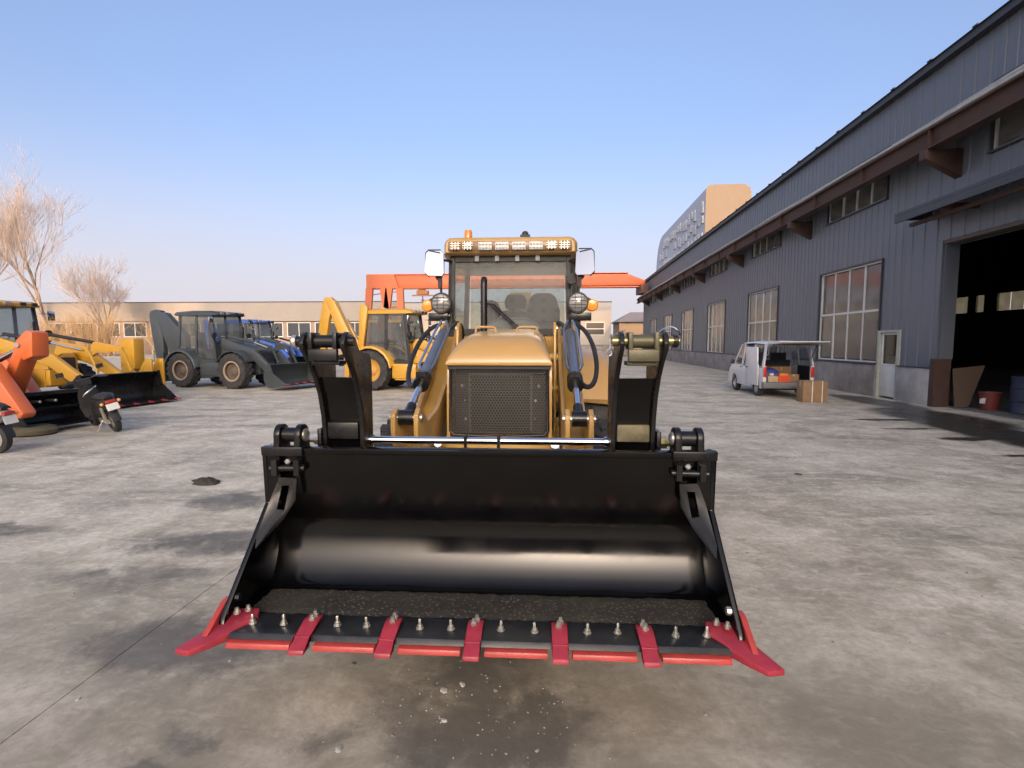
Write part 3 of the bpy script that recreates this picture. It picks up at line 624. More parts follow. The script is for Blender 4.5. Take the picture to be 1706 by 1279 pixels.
# -- loader arms, tilt cylinders
for s in (-1,1):
    def X(a, b): return sorted((s*a, s*b))
    prof = [(3.30,.62),(3.22,.95),(3.10,1.17),(3.10,1.30),(3.17,1.335),(3.26,1.30),(3.40,1.215),(3.75,1.26),(4.25,1.50),(4.72,1.90),(4.86,1.94),(4.95,1.86),(4.92,1.66),(4.35,1.16),(3.8,.86),(3.3,.62)]
    ar = lp('loader_arm', MB().prism(prof, 'x', *X(.60,.63)), YEL, bev=.005)
    lp('arm_plate', MB().prism(prof, 'x', *X(.455,.485)), YEL, ar, bev=.005)
    lp('arm_web', MB().prism([(3.12,.70),(3.12,1.02),(3.5,1.08),(4.2,1.40),(4.7,1.80),(4.85,1.72),(4.3,1.2),(3.7,.86)], 'x', *X(.487,.598)), YELB, ar)
    lp('clevis_pin', MB().cyl((s*.44,3.16,1.275),(s*.645,3.16,1.275),.022,12), ZINC, ar)
    tw = lp('loader_tower', MB().prism([(4.30,.75),(4.46,1.86),(4.52,1.92),(4.60,1.93),(4.66,1.86),(4.80,.75)], 'x', *X(.415,.438)), YELB, bev=.005)
    lp('tower_pin', MB().lathe((s*.44,4.56,1.87),(s,0,0),[(.03,0),(.03,.012),(.02,.02)],12), ZINC, tw)
    for z, y in ((1.35,4.42),(1.62,4.47)): lp('tower_boss', MB().cyl((s*.36,y,z),(s*.46,y,z),.035,12), YELB, tw)
    p0 = Vector((s*.543,3.16,1.275)); p1 = Vector((s*.560,4.55,1.845)); d = p1-p0
    cy = lp('tilt_cylinder', MB().cyl(p0+d*.36, p0+d*.97, .046, 20), STL)
    lp('cylinder_gland', MB().cyl(p0+d*.30, p0+d*.38, .058, 16).box(p0+d*.335+Vector((0,0,.05)), (.07,.09,.05)), BLK2, cy)
    lp('cylinder_rod', MB().cyl(p0+d*.05, p0+d*.31, .024, 16), CHR, cy)
    lp('rod_eye', MB().lathe(p0-Vector((.045,0,0)),(1,0,0),[(.05,0),(.05,.09)],18).cyl(p0, p0+d*.10, .032, 12), BLK2, cy)
    for k, (dx, dz) in enumerate(((-.05,.045),(.05,.045))):
        o_ = Vector((dx,0,dz)); lp('feed_pipe', MB().tube([p0+d*.42+o_*.8, p0+d*.45+o_*1.15, p0+d*.93+o_*1.15, p0+d*.97+o_*1.4+Vector((-dx,.03,.05))], .011, 8), CHR if k == (0 if s < 0 else 1) else STL, cy)
    lp('hose', MB().tube(bez([p1+Vector((s*.05,0,.06)), p1+Vector((s*.20,-.1,.02)), p0+d*.62+Vector((s*.26,0,-.12)), p0+d*.42+Vector((s*.15,0,-.16)), p0+d*.36+Vector((s*.05,0,-.03))], 16), .019, 8), PLAS, cy)
    lp('hose', MB().tube(bez([p1+Vector((-s*.03,.1,.02)), p1+Vector((-s*.12,.1,.16)), p1+Vector((-s*.16,.35,.05)), p1+Vector((-s*.05,.5,-.2))], 12), .02, 8), PLAS, cy)
    # lift cylinder under the arm
    lc = lp('lift_cylinder', MB().cyl((s*.40,4.5,.80),(s*.40,3.75,.98),.045,16), STL); lp('cylinder_rod', MB().cyl((s*.40,3.76,.978),(s*.40,3.42,1.06),.026,12), CHR, lc)
for s in (-1,1):
    lp('hinge_lug', MB().prism([(2.80,.50),(2.82,.85),(3.05,.85),(3.30,.72),(3.30,.60),(3.0,.45)], 'x', *sorted((s*.49,s*.59))), BLK2, bk, bev=.008)
    lp('fork_mount', MB().bx(*sorted((s*.72,s*.90)),2.80,2.95,.80,1.12), BLK2, bk, bev=.006)
lp('cross_tube', MB().cyl((-.62,3.35,.95),(.62,3.35,.95),.06,18), YELB)
for s in (-1,1): lp('tilt_lever', MB().prism([(3.18,.55),(3.18,.98),(3.22,1.04),(3.30,1.0),(3.30,.55)], 'x', *sorted((s*.36,s*.42))), YELB)
# -- chassis nose, hood, grille
lp('nose_block', MB().bx(-.41,.41,3.58,4.2,.62,1.045), YELB, bev=.012)
lp('chassis', MB().bx(-.34,.34,4.2,7.1,.62,1.10), YELB)
lp('engine_cover', MB().bx(-.36,.36,3.95,5.0,1.05,1.57), YELB)
for s in (-1,1): lp('grille_cheek', MB().prism([(3.70,1.05),(3.72,1.585),(4.0,1.585),(4.0,1.05)], 'x', *sorted((s*.362,s*.388))), YEL, bev=.004)
def hsec(y, hw, zt, zb):
    h = zt-zb; c = min(.13,h*.8)
    P = [(-hw,zb)]
    for i in range(7):
        a = math.pi/2*i/6; P.append((-hw+.02*h+c*(1-math.cos(a))*1.25, zt-c+c*math.sin(a)))
    P += [(x*-1,z) for x,z in P[::-1]]
    # slight crown
    return [(x, y, z+(.012*(1-(x/hw)**2) if z > zt-.02 else 0)) for x,z in P]
S = [hsec(y,hw,zt,zb) for y,hw,zt,zb in ((3.655,.386,1.605,1.588),(3.66,.388,1.63,1.582),(3.685,.386,1.68,1.580),(3.74,.380,1.735,1.578),(3.83,.372,1.775,1.576),(3.96,.364,1.803,1.574),(4.2,.360,1.825,1.572),(4.6,.362,1.850,1.572),(5.02,.366,1.872,1.572))]
hd = lp('hood', MB().loft(S), YEL, ang=50)
for x in (-.16,.19):
    lp('hood_handle', MB().tube([(x-.085,4.30,1.83),(x-.08,4.30,1.868),(x-.06,4.30,1.878),(x+.06,4.30,1.878),(x+.08,4.30,1.868),(x+.085,4.30,1.83)], .010, 8), YEL, hd)
lp('hood_seal', MB().bx(-.375,.375,3.675,3.70,1.555,1.577), PLAS, hd)
# perforated guard
gm = MB(); a_ = .0125; pitch_x = a_*math.sqrt(3); pitch_z = a_*1.5; tz = .0021
def gy(x): return 3.668+.10*(x/.36)**2*.25
cols = int(.70/pitch_x); rows = int(.485/pitch_z)
for r_i in range(rows):
    for c_i in range(cols):
        cx = -.35+(c_i+.5*(r_i%2))*pitch_x; cz = 1.085+r_i*pitch_z
        if cx > .352: continue
        pt = [(cx, cz+a_), (cx+pitch_x/2, cz+a_/2), (cx+pitch_x/2, cz-a_/2), (cx, cz-a_)]
        for i in range(3):
            (x0,z0),(x1,z1) = pt[i],pt[i+1]; L = math.hypot(x1-x0,z1-z0); nx_, nz_ = -(z1-z0)/L*tz, (x1-x0)/L*tz; y0, y1 = gy(x0), gy(x1)
            gm.add([(x0+nx_,y0,z0+nz_),(x1+nx_,y1,z1+nz_),(x1-nx_,y1,z1-nz_),(x0-nx_,y0,z0-nz_),(x0+nx_,y0+.004,z0+nz_),(x1+nx_,y1+.004,z1+nz_),(x1-nx_,y1+.004,z1-nz_),(x0-nx_,y0+.004,z0-nz_)],
                   [(0,1,2,3),(0,4,5,1),(2,6,7,3)])
gr = lp('grille', MB().tube([(-.352,3.69,1.57),(-.358,3.69,1.10),(-.33,3.685,1.072),(0,3.66,1.062),(.33,3.685,1.072),(.358,3.69,1.10),(.352,3.69,1.57)], .012, 8), BLK2)
gme = bpy.data.meshes.new('perforated_guard'); gme.from_pydata(gm.v, [], gm.f); gme.materials.append(MESHM)
go = obj('perforated_guard', gme, None, gr); go['kind'] = 'stuff'
rad = lp('radiator', MB().bx(-.345,.345,3.86,3.95,1.055,1.57), DGREY)
lp('radiator_core', MB().bx(-.225,.225,3.835,3.859,1.075,1.50), mat('core_grey', (.022,.022,.022), .5, .3, var=.1), rad)
lp('core_frame', MB().bx(-.24,-.227,3.825,3.86,1.07,1.515).bx(.227,.24,3.825,3.86,1.07,1.515).bx(-.227,.227,3.825,3.86,1.502,1.515), mat('frame_alu', (.10,.10,.095), .5, .4), rad)
for s in (-1,1):
    for z in (1.17,1.31,1.42): lp('radiator_bolt', MB().lathe((s*(.265 if z < 1.4 else .29),3.84,z),(0,-1,0),[(.013,0),(.013,.012),(.007,.02)],6), ZINC, rad)
    lp('radiator_bracket', MB().bx(*sorted((s*.25,s*.285)),3.845,3.86,1.08,1.50), DGREY, rad)
# -- exhaust
lp('exhaust_pipe', MB().tube([(-.19,4.45,1.78),(-.19,4.45,2.24),(-.19,4.455,2.275),(-.19,4.475,2.30)], [.029,.029,.029,.027], 16), BLK2)
# -- cab
def pst(x0,y0,z0,x1,y1,z1,wx,wy):
    return [[(x0-wx,y0-wy,z0),(x0+wx,y0-wy,z0),(x0+wx,y0+wy,z0),(x0-wx,y0+wy,z0)],[(x1-wx,y1-wy,z1),(x1+wx,y1-wy,z1),(x1+wx,y1+wy,z1),(x1-wx,y1+wy,z1)]]
cab = lp('cab', MB().bx(-.70,.70,5.15,6.72,1.05,1.15), PLAS, bev=.004)
for s in (-1,1):
    lp('front_post', MB().loft(pst(s*.59,5.12,1.40,s*.575,5.16,2.62,.022,.03)), PLAS, cab, bev=.004); lp('door_post', MB().loft(pst(s*.70,5.55,1.15,s*.66,5.55,2.62,.025,.03)), PLAS, cab, bev=.004); lp('rear_post', MB().loft(pst(s*.70,6.70,1.15,s*.64,6.62,2.62,.03,.04)), PLAS, cab, bev=.004)
    lp('corner_sill', MB().loft(pst(s*.61,5.14,1.40,s*.69,5.55,1.40,.02,.02)), PLAS, cab)
lp('screen_sill', MB().bx(-.565,.565,5.10,5.15,1.82,1.885), PLAS, cab); lp('rear_sill', MB().bx(-.62,.62,6.66,6.72,1.55,1.62), PLAS, cab); lp('screen_header', MB().bx(-.55,.55,5.13,5.18,2.55,2.62), PLAS, cab)
lp('firewall', MB().bx(-.60,.60,5.12,5.16,1.15,1.82), YELB, cab)
lp('rear_panel', MB().bx(-.66,.66,6.70,6.73,1.15,1.55), YELB, cab)
lp('windshield', MB().add([(-.57,5.125,1.885),(.57,5.125,1.885),(.555,5.15,2.56),(-.555,5.15,2.56)],[(0,1,2,3)]), GLS, cab)
lp('rear_window', MB().add([(-.62,6.69,1.62),(.62,6.69,1.62),(.60,6.64,2.56),(-.60,6.64,2.56)],[(0,1,2,3)]), GLS, cab)
for s in (-1,1):
    lp('side_window', MB().add([(s*.70,5.58,1.35),(s*.70,6.67,1.35),(s*.64,6.59,2.58),(s*.66,5.58,2.58)],[(0,1,2,3)]), GLS, cab)
    lp('quarter_window', MB().add([(s*.60,5.16,1.44),(s*.69,5.53,1.44),(s*.655,5.53,2.58),(s*.585,5.18,2.58)],[(0,1,2,3)]), GLS, cab)
    lp('door_sill', MB().bx(*sorted((s*.685,s*.715)),5.57,6.68,1.15,1.345), YELB, cab)
def rsec(y, hw, z0, z1, c):
    P = [(-hw,z0)]+[(-hw+c*(1-math.cos(a)), z1-c+c*math.sin(a)) for a in [math.pi/2*i/5 for i in range(6)]]
    P += [(-x,z) for x,z in P[::-1]]; return [(x,y,z+.02*(1-(x/hw)**2) if z > z1-.01 else z) for x,z in P]
rf = lp('cab_roof', MB().loft([rsec(y,hw,z0,z1,c) for y,hw,z0,z1,c in ((5.03,.625,2.625,2.735,.05),(5.06,.645,2.61,2.765,.07),(5.2,.665,2.60,2.79,.07),(5.6,.69,2.60,2.815,.07),(6.6,.68,2.60,2.80,.07),(6.78,.64,2.62,2.75,.06))]), YEL, ang=45)
vs_ = MB().bx(-.60,.60,5.012,5.029,2.632,2.725)
lp('lamp_panel', vs_, VISOR, rf, bev=.006)
lp('sun_shade', MB().bx(-.54,.54,5.17,5.19,2.50,2.60), BLK2, cab)
for i in range(4): lp('shade_clip', MB().bx(-.33+i*.2-.02,-.33+i*.2+.02,5.10,5.12,2.55,2.63), mat('clip_grey', (.25,.25,.26), .5), cab)
for i in range(4):
    x = -.235+i*.163
    h_ = lp('led_lamp', MB().bx(x-.066,x+.066,4.975,5.011,2.638,2.712), WFR, rf, bev=.006)
    ll = MB()
    for a in range(4):
        for b in range(2): ll.lathe((x-.048+a*.032,4.974,2.658+b*.034),(0,-1,0),[(.0135,0),(.0135,.003),(.006,.005)],10)
    lp('led_lens', ll, LENS, h_)
for x in (-.525,-.405,.405,.525):
    h_ = lp('roof_lamp', MB().lathe((x,5.012,2.678),(0,-1,0),[(.044,0),(.044,.02),(.038,.024)],20), BLK2, rf)
    lp('lens', MB().lathe((x,4.987,2.678),(0,-1,0),[(.037,0),(.034,.004),(.001,.008)],20), LENS if abs(x) < .5 else VISOR, h_)
    gg = MB()
    for k in (-1,0,1): gg.box((x,4.975,2.678+k*.022),(.1,.004,.004)).box((x+k*.03,4.975,2.678),(.004,.004,.08))
    lp('lamp_guard', gg, ZINC, h_)
bc = lp('beacon', MB().lathe((-.455,5.4,2.80),(0,0,1),[(.045,0),(.045,.03),(.042,.032),(.040,.10),(.034,.112),(.001,.115)],20), BEAC)
lp('roof_camera', MB().bx(.09,.19,5.30,5.40,2.815,2.845).lathe((.14,5.35,2.85),(0,0,1),[(.03,-.01),(.034,.02),(.02,.035)],12), DGREY)
# interior seen through the glass
si = lp('seat', MB().loft([[(x,y,z) for x,y in ((-.22,5.75),(.22,5.75),(.22,6.2),(-.22,6.2))] for z in (1.45,1.58)]).loft([[(-.2,6.13,1.58),(.2,6.13,1.58),(.2,6.26,1.58),(-.2,6.26,1.58)],[(-.21,6.16,1.85),(.21,6.16,1.85),(.21,6.28,1.85),(-.21,6.28,1.85)],[(-.15,6.2,2.12),(.15,6.2,2.12),(.15,6.3,2.12),(-.15,6.3,2.12)]]), SEATM, bev=.03)
lp('headrest', MB().loft([[(-.12,6.2,2.15),(.12,6.2,2.15),(.12,6.3,2.15),(-.12,6.3,2.15)],[(-.14,6.19,2.24),(.14,6.19,2.24),(.14,6.3,2.24),(-.14,6.3,2.24)],[(-.1,6.22,2.33),(.1,6.22,2.33),(.1,6.3,2.33),(-.1,6.3,2.33)]]), SEATM, si, bev=.025)
da = lp('dashboard', MB().loft([[(.02+k*hw,y,z) for k,z in ((-1,1.75),(-.8,zt-.06),(-.4,zt),(.4,zt),(.8,zt-.06),(1,1.75))] for y,hw,zt in ((5.2,.34,1.97),(5.3,.32,2.01),(5.5,.30,1.97))]), DASHM, ang=45)
lp('steering_wheel', MB().lathe((.0,5.62,2.02),(0,-.45,.9),[(.185+.014*math.cos(a),.014*math.sin(a)) for a in [i*math.pi/4 for i in range(8)]],28,True).cyl((0,5.62,2.02),(0,5.5,1.8),.02,8).box((0,5.62,2.02),(.34,.03,.015)), PLAS, da)
lp('rear_console', MB().bx(.18,.5,6.0,6.5,1.15,2.0).lathe((.33,6.1,2.0),(0,0,1),[(.2,0),(.2,.12),(.15,.28),(.1,.32)],16), SEATM)
lp('side_console', MB().bx(-.45,-.28,5.7,6.4,1.15,1.9).lathe((-.33,6.5,2.05),(0,0,1),[(.09,-.3),(.12,0),(.13,.12),(.09,.2),(.03,.23)],14), SEATM)
# wiper
wp = lp('wiper', MB().tube([(.08,5.09,1.90),(-.16,5.085,2.12)], .010, 6).tube([(.05,5.09,1.90),(-.18,5.085,2.10)], .007, 6), BLK2)
lp('wiper_blade', MB().plate([(-.285,5.095,1.95),(-.275,5.095,1.95),(-.235,5.11,2.36),(-.25,5.11,2.34),(-.265,5.10,2.1)], .012).tube([(-.16,5.085,2.12),(-.30,5.09,2.15),(-.255,5.1,2.10)], .008, 6), BLK2, wp)
lp('wiper_motor', MB().box((.05,5.10,1.905),(.06,.04,.05)), BLK2, wp)
# -- headlamps, mirrors on the cab corners
for s in (-1,1):
    hx = s*.655
    hl = lp('headlamp', MB().lathe((hx,4.93,2.125),(0,1,0),[(.098,-.03),(.104,0),(.100,.06),(.05,.11)],28).loft([[(hx+s*.03,4.93+a,2.125+b) for a,b in ((0,.085),(.06,.085),(.06,-.03),(0,-.03))],[(hx+s*.17,4.95+a,2.11+b) for a,b in ((0,.03),(.05,.03),(.05,-.03),(0,-.03))]]), PLAS)
    lp('lens', MB().lathe((hx,4.899,2.125),(0,-1,0),[(.086,0),(.08,.01),(.05,.022),(.001,.028)],28), LENS, hl)
    gg = MB()
    for k in (-.05,-.02,.02,.05): gg.box((hx,4.868,2.125+k),(2*math.sqrt(.0074-k*k),.004,.005))
    for k in (-.03,.03): gg.box((hx+k,4.866,2.125),(.004,.004,2*math.sqrt(.0074-k*k)))
    lp('lens_guard', gg, BLK2, hl)
    lp('indicator', MB().lathe((hx+s*.135,4.93,2.10),(0,-1,0),[(.058,-.03),(.058,.01),(.045,.025),(.001,.03)],22), AMB, hl)
    lp('lamp_bracket', MB().box((hx+s*.035,4.98,1.995),(.19,.10,.075)).cyl((hx+s*.02,4.98,1.97),(hx+s*.01,5.0,1.6),.014,8).box((hx-s*.05,5.05,2.0),(.05,.14,.05)), BLK2, hl, bev=.004)
    mr_ = lp('mirror', MB().loft([[(s*(.715+dx*k),4.93+y-.02*dx*0,2.505+dz*k) for dx,dz in ((-.09,-.10),(-.075,-.125),(.055,-.125),(.09,-.09),(.085,.10),(.06,.125),(-.055,.125),(-.08,.10))] for k,y in ((.97,-.012),(1,0),(1,.02),(.85,.04))]), MIRR, ang=25)
    for v in mr_.data.vertices:
        v.co.y += (v.co.z-2.505)*.30+(v.co.x*s-.715)*(-.25)
    lp('mirror_rim', MB().tube([(s*(.715+dx*1.02),4.935,2.505+dz*1.02) for dx,dz in ((.055,-.125),(.09,-.09),(.085,.10),(.06,.125),(-.055,.125))], .006, 6), PLAS, mr_)
    lp('mirror_arm', MB().tube([(s*.585,5.12,2.55),(s*.64,5.03,2.55),(s*.665,4.98,2.51),(s*.665,4.97,2.28),(s*.662,4.96,2.20)], .012, 8).box((s*.672,4.96,2.33),(.035,.04,.11)).tube([(s*.672,4.96,2.34),(s*.70,4.96,2.37),(s*.72,4.95,2.42)], .013, 8), PLAS, mr_)
    lp('work_lamp', MB().lathe((s*.60,5.02,2.36),(0,-1,0),[(.05,-.04),(.055,0),(.05,.03)],18) if s > 0 else MB().box((s*.60,5.03,1.98),(.07,.06,.14)), PLAS)
# -- wheels and fenders
FT = lugged_tyre(.57,.36,36,18).mesh('tyre'); FT.materials.append(RUB)
RT = lugged_tyre(.76,.46,40,20).mesh('tyre'); RT.materials.append(RUB)
for s in (-1,1):
    wm = rim_mb(.57,.36,1); M_ = Matrix.Rotation(R(90),4,'Z') if s < 0 else Matrix.Rotation(R(-90),4,'Z')
    wh = obj('front_wheel', wm.xf(M_), YELB, ML, loc=(s*.76,-.95,.57)); t_ = obj('tyre', FT, None, wh); t_.rotation_euler = (0,0,R(90))
    wm = rim_mb(.76,.46,1)
    wh = obj('rear_wheel', wm.xf(M_), YELB, ML, loc=(s*.88,1.5,.76)); t_ = obj('tyre', RT, None, wh); t_.rotation_euler = (0,0,R(90) if s < 0 else R(-90))
    fe = []
    for i in range(13):
        a = R(158-i*11); rr = .86; y, z = 6.5+rr*math.cos(a), .80+rr*math.sin(a); fe.append([(s*.64,y,z),(s*1.06,y,z-.01),(s*1.10,y,z-.05),(s*1.10,y+.03*math.cos(a)*-1,z-.07),(s*.64,y-.03*math.cos(a),z-.03)])
    lp('fender', MB().loft(fe), YEL, ang=45)
    lp('fender_skirt', MB().prism([(5.68,1.30),(5.70,1.62),(5.95,1.78),(6.4,1.80),(6.4,1.62),(6.0,1.5)], 'x', *sorted((s*.66,s*.72))), YEL, bev=.01)
    lp('step', MB().bx(*sorted((s*.45,s*.92)),4.85,5.45,.50,.95), YELB, bev=.02)
lp('front_axle', MB().cyl((-.7,4.05,.57),(.7,4.05,.57),.10,16), BLK2)
lp('rear_axle', MB().cyl((-.8,6.5,.76),(.8,6.5,.76),.14,16), BLK2)
# folded digging boom behind the cab
bo = lp('boom', MB().prism([(7.2,.9),(7.45,.85),(7.95,2.25),(7.9,2.5),(7.7,2.5)], 'x', -.16, .16), YEL, bev=.02)
lp('dipper', MB().prism([(7.85,2.35),(8.05,2.5),(8.15,.8),(7.98,.7)], 'x', -.12, .12), YEL, bo, bev=.02); lp('boom_post', MB().bx(-.35,.35,7.0,7.25,.45,1.15), BLK2, bo)
for s in (-1,1): lp('stabiliser', MB().bx(*sorted((s*.75,s*.95)),6.95+.2,7.15+.2,.08,1.3).bx(*sorted((s*.68,s*1.02)),7.05,7.45,.0,.08), YELB)
# ------------------------------------------------------------------ parked backhoe loaders
TY1 = lugged_tyre(.67,.44,36,18).mesh('tyre'); TY1.materials.append(RUB)
TY2 = lugged_tyre(.56,.36,32,16).mesh('tyre'); TY2.materials.append(RUB)
TY3 = lugged_tyre(.74,.46,36,18).mesh('tyre'); TY3.materials.append(RUB)
def backhoe(name, label, loc, rz, body, dark, roofm, rimm, teeth, fr=.67, rr=.67, bucket_z=.0, tilt=0, boom=None, dip=None, rear_post=False, bucket_m=None, ext=0, ring=None, group='parked backhoe loaders'):
    t = thing(name, label, 'loader', loc, rz, group)
    bucket_m = bucket_m or BLK2
    P = lambda nm, mb, m, par=None, **k: obj(nm, mb, m, par or t, **k)
    wb = 2.45; TM = {.67:TY1,.56:TY2,.74:TY3}
    for s in (-1,1):
        for nm, x, r in (('rear_wheel',0,rr),('front_wheel',wb,fr)):
            wd = {.67:.44,.56:.36,.74:.46}[r]
            w_ = P(nm, rim_mb(r,wd,s), rimm, loc=(x,s*.88,r)); ty = P('tyre', TM[r], None, w_)
            if s < 0: ty.rotation_euler = (0,0,math.pi)
            if ring: P('rim_ring', MB().lathe((0,0,0),(0,s,0),[(r*.56,wd*.38),(r*.575,wd*.44),(r*.545,wd*.47),(r*.49,wd*.44),(r*.48,wd*.36)],32,True), ring, w_)
    P('chassis', MB().bx(-1.0,3.0,-.42,.42,.50,1.05), dark, bev=.02)
    P('front_axle', MB().cyl((wb,-.8,fr),(wb,.8,fr),.1,12), BLK2); P('rear_axle', MB().cyl((0,-.8,rr),(0,.8,rr),.13,12), BLK2)
    for s in (-1,1):
        P('tank', MB().bx(.80,1.72,*sorted((s*.46,s*.92)),.45,.98), body, bev=.03)
        P('step', MB().bx(.95,1.45,*sorted((s*.90,s*1.0)),.40,.45), dark)
        # rear fender arc
        F = []
        for i in range(11):
            a = R(190-i*18); q = rr+.13; x, z = q*math.cos(a), rr+.02+q*math.sin(a); k = .94
            F.append([(x,s*.62,z),(x,s*1.10,z-.01),(x,s*1.12,z-.06),(x*k,s*1.12,z-.09),(x*.96,s*.62,z-.04)])
        P('fender', MB().loft(F), body, ang=45)
        if fr > .6:
            F = []
            for i in range(7):
                a = R(150-i*20); q = fr+.10; x, z = wb+q*math.cos(a), fr+.02+q*math.sin(a); F.append([(x,s*.62,z),(x,s*1.06,z-.01),(x*1,s*1.06,z-.05),(x,s*.62,z-.04)])
            P('front_fender', MB().loft(F), body, ang=45)
    # cab
    cab = P('cab', MB().bx(-.40,1.40,-.70,.70,.92,1.06), dark)
    PM = PLAS if body is not dark else dark
    for s in (-1,1):
        for (x0,x1,wx) in ((-.42,-.30,.05),(.48,.50,.045),(1.42,1.22,.055)): P('cab_post', MB().loft([[(x0-wx,s*.74-.03,1.0),(x0+wx,s*.74-.03,1.0),(x0+wx,s*.74+.03,1.0),(x0-wx,s*.74+.03,1.0)],[(x1-wx,s*.68-.03,2.82),(x1+wx,s*.68-.03,2.82),(x1+wx,s*.68+.03,2.82),(x1-wx,s*.68+.03,2.82)]]), PM, cab, bev=.006)
        P('door_sill', MB().bx(-.42,1.42,*sorted((s*.705,s*.765)),.98,1.10), PM, cab); P('window_sill', MB().bx(-.37,.44,*sorted((s*.70,s*.755)),1.42,1.49), PM, cab)
    P('screen_sill', MB().bx(1.36,1.43,-.69,.69,1.72,1.80), PM, cab)
    P('front_panel', MB().bx(1.33,1.40,-.69,.69,1.06,1.72), dark, cab); P('rear_panel', MB().bx(-.40,-.34,-.69,.69,1.06,1.50), dark, cab)
    rs = lambda x, hw, z0, z1: [(x,-hw,z0),(x,-hw,z1-.06),(x,-hw+.09,z1),(x,hw-.09,z1),(x,hw,z1-.06),(x,hw,z0)]
    P('roof', MB().loft([rs(-.62,.66,2.80,2.88),rs(-.5,.74,2.78,2.93),rs(.4,.76,2.78,2.97),rs(1.3,.74,2.78,2.95),rs(1.52,.68,2.80,2.88)]), roofm, cab, ang=40)
    P('windshield', MB().add([(1.40,-.69,1.80),(1.40,.69,1.80),(1.24,.64,2.78),(1.24,-.64,2.78)],[(0,1,2,3)]), GLS2, cab)
    P('rear_window', MB().add([(-.39,-.69,1.58),(-.39,.69,1.58),(-.30,.64,2.78),(-.30,-.64,2.78)],[(0,1,2,3)]), GLS2, cab)
    for s in (-1,1):
        P('door_glass', MB().add([(.54,s*.735,1.12),(1.36,s*.735,1.12),(1.18,s*.675,2.78),(.54,s*.675,2.78)],[(0,1,2,3)]), GLS2, cab)
        P('side_glass', MB().add([(-.36,s*.73,1.50),(.43,s*.73,1.50),(.45,s*.675,2.78),(-.26,s*.675,2.78)],[(0,1,2,3)]), GLS2, cab)
        P('door_handle', MB().tube([(.62,s*.775,1.55),(.62,s*.80,1.60),(.62,s*.80,1.8),(.62,s*.775,1.85)],.012,6), BLK2, cab)
    P('seat', MB().bx(-.05,.45,-.25,.25,1.05,1.5).loft([[(-.1,-.23,1.5),(.06,-.23,1.5),(.06,.23,1.5),(-.1,.23,1.5)],[(-.18,-.2,2.15),(-.06,-.2,2.15),(-.06,.2,2.15),(-.18,.2,2.15)]]), SEATM, cab, bev=.03)
    P('steering_wheel', MB().lathe((.92,0,1.85),(-.5,0,.86),[(.19+.015*math.cos(a),.015*math.sin(a)) for a in [i*math.pi/3 for i in range(6)]],20,True).cyl((.92,0,1.85),(1.15,0,1.3),.03,8).box((.92,0,1.85),(.03,.34,.015)), PLAS, cab)
    P('dash', MB().bx(1.05,1.33,-.35,.35,1.06,1.75), DASHM, cab, bev=.03)
    for y in (-.5,-.2,.2,.5): P('roof_lamp', MB().box((1.55,y,2.86),(.06,.13,.09)), LENS if y < 0 else PLAS, cab)
    # hood
    S = []
    for x, hw, zt, zb in ((1.42,.48,1.80,1.0),(2.0,.47,1.76,1.0),(2.6,.45,1.66,1.0),(2.95,.43,1.55,1.0),(3.08,.41,1.42,1.0),(3.10,.40,1.35,1.0)):
        S.append([(x,-hw,zb),(x,-hw,zt-.14),(x,-hw+.04,zt-.05),(x,-hw+.13,zt),(x,hw-.13,zt),(x,hw-.04,zt-.05),(x,hw,zt-.14),(x,hw,zb)])
    P('hood', MB().loft(S), body, ang=40); P('grille', MB().bx(3.09,3.12,-.33,.33,.72,1.32), DGREY, bev=.01); P('nose', MB().bx(2.9,3.14,-.40,.40,.55,.99), body, bev=.02)
    P('exhaust_pipe', MB().cyl((1.75,.30,1.7),(1.75,.30,2.35),.035,10), BLK2)
    # loader arms, cylinders, bucket
    bz = bucket_z; e = ext
    for s in (-1,1):
        pr = [(1.55,1.62),(1.60,1.86),(1.78,1.88),(2.95+e*.5,1.42),(3.58+e,.62+bz),(3.60+e,.40+bz),(3.42+e,.36+bz),(2.80+e*.5,1.10),(1.70,1.55)]
        a_ = P('loader_arm', MB().prism(pr, 'y', *sorted((s*.52,s*.64))), body, bev=.015)
        cyv = P('tilt_cylinder', MB().cyl((1.9,s*.58,1.98),(2.85+e*.5,s*.58,1.75),.05,12), dark if body is dark else PLAS); P('cylinder_rod', MB().cyl((2.85+e*.5,s*.58,1.75),(3.25+e,s*.58,1.55),.026,10), CHR, cyv)
        P('bell_crank', MB().prism([(2.80+e*.5,1.30),(2.86+e*.6,1.75),(2.98+e*.6,1.76),(3.35+e,1.62),(3.38+e,1.5),(3.0+e*.6,1.45)], 'y', *sorted((s*.46,s*.51))), body, a_)
        P('link', MB().plate([(3.30+e,s*.48,1.58),(3.38+e,s*.48,1.54),(3.66+e,s*.48,.95+bz),(3.58+e,s*.48,.93+bz)], .04), body, a_)
        P('lift_cylinder', MB().cyl((1.7,s*.58,.95),(2.6,s*.58,1.15),.05,12), PLAS)
        P('arm_pin', MB().cyl((3.5+e,s*.50,.50+bz),(3.5+e,s*.67,.50+bz),.04,10), ZINC, a_)
        P('mirror', MB().box((1.50,s*.98,2.55),(.05,.18,.28)).tube([(1.4,s*.72,2.6),(1.46,s*.88,2.62),(1.48,s*.96,2.5)],.014,6), MIRR, cab, bev=.02)
        hlp = P('headlamp', MB().lathe((1.48,s*.86,2.02),(1,0,0),[(.06,-.08),(.10,-.02),(.10,.05)],16).cyl((1.44,s*.84,1.95),(1.40,s*.74,1.75),.02,6), PLAS, cab); 
    M_ = Matrix.Translation((3.52+e,0,.45+bz)) @ Matrix.Rotation(-tilt,4,'Y') @ Matrix.Translation((-3.52,0,-.45))
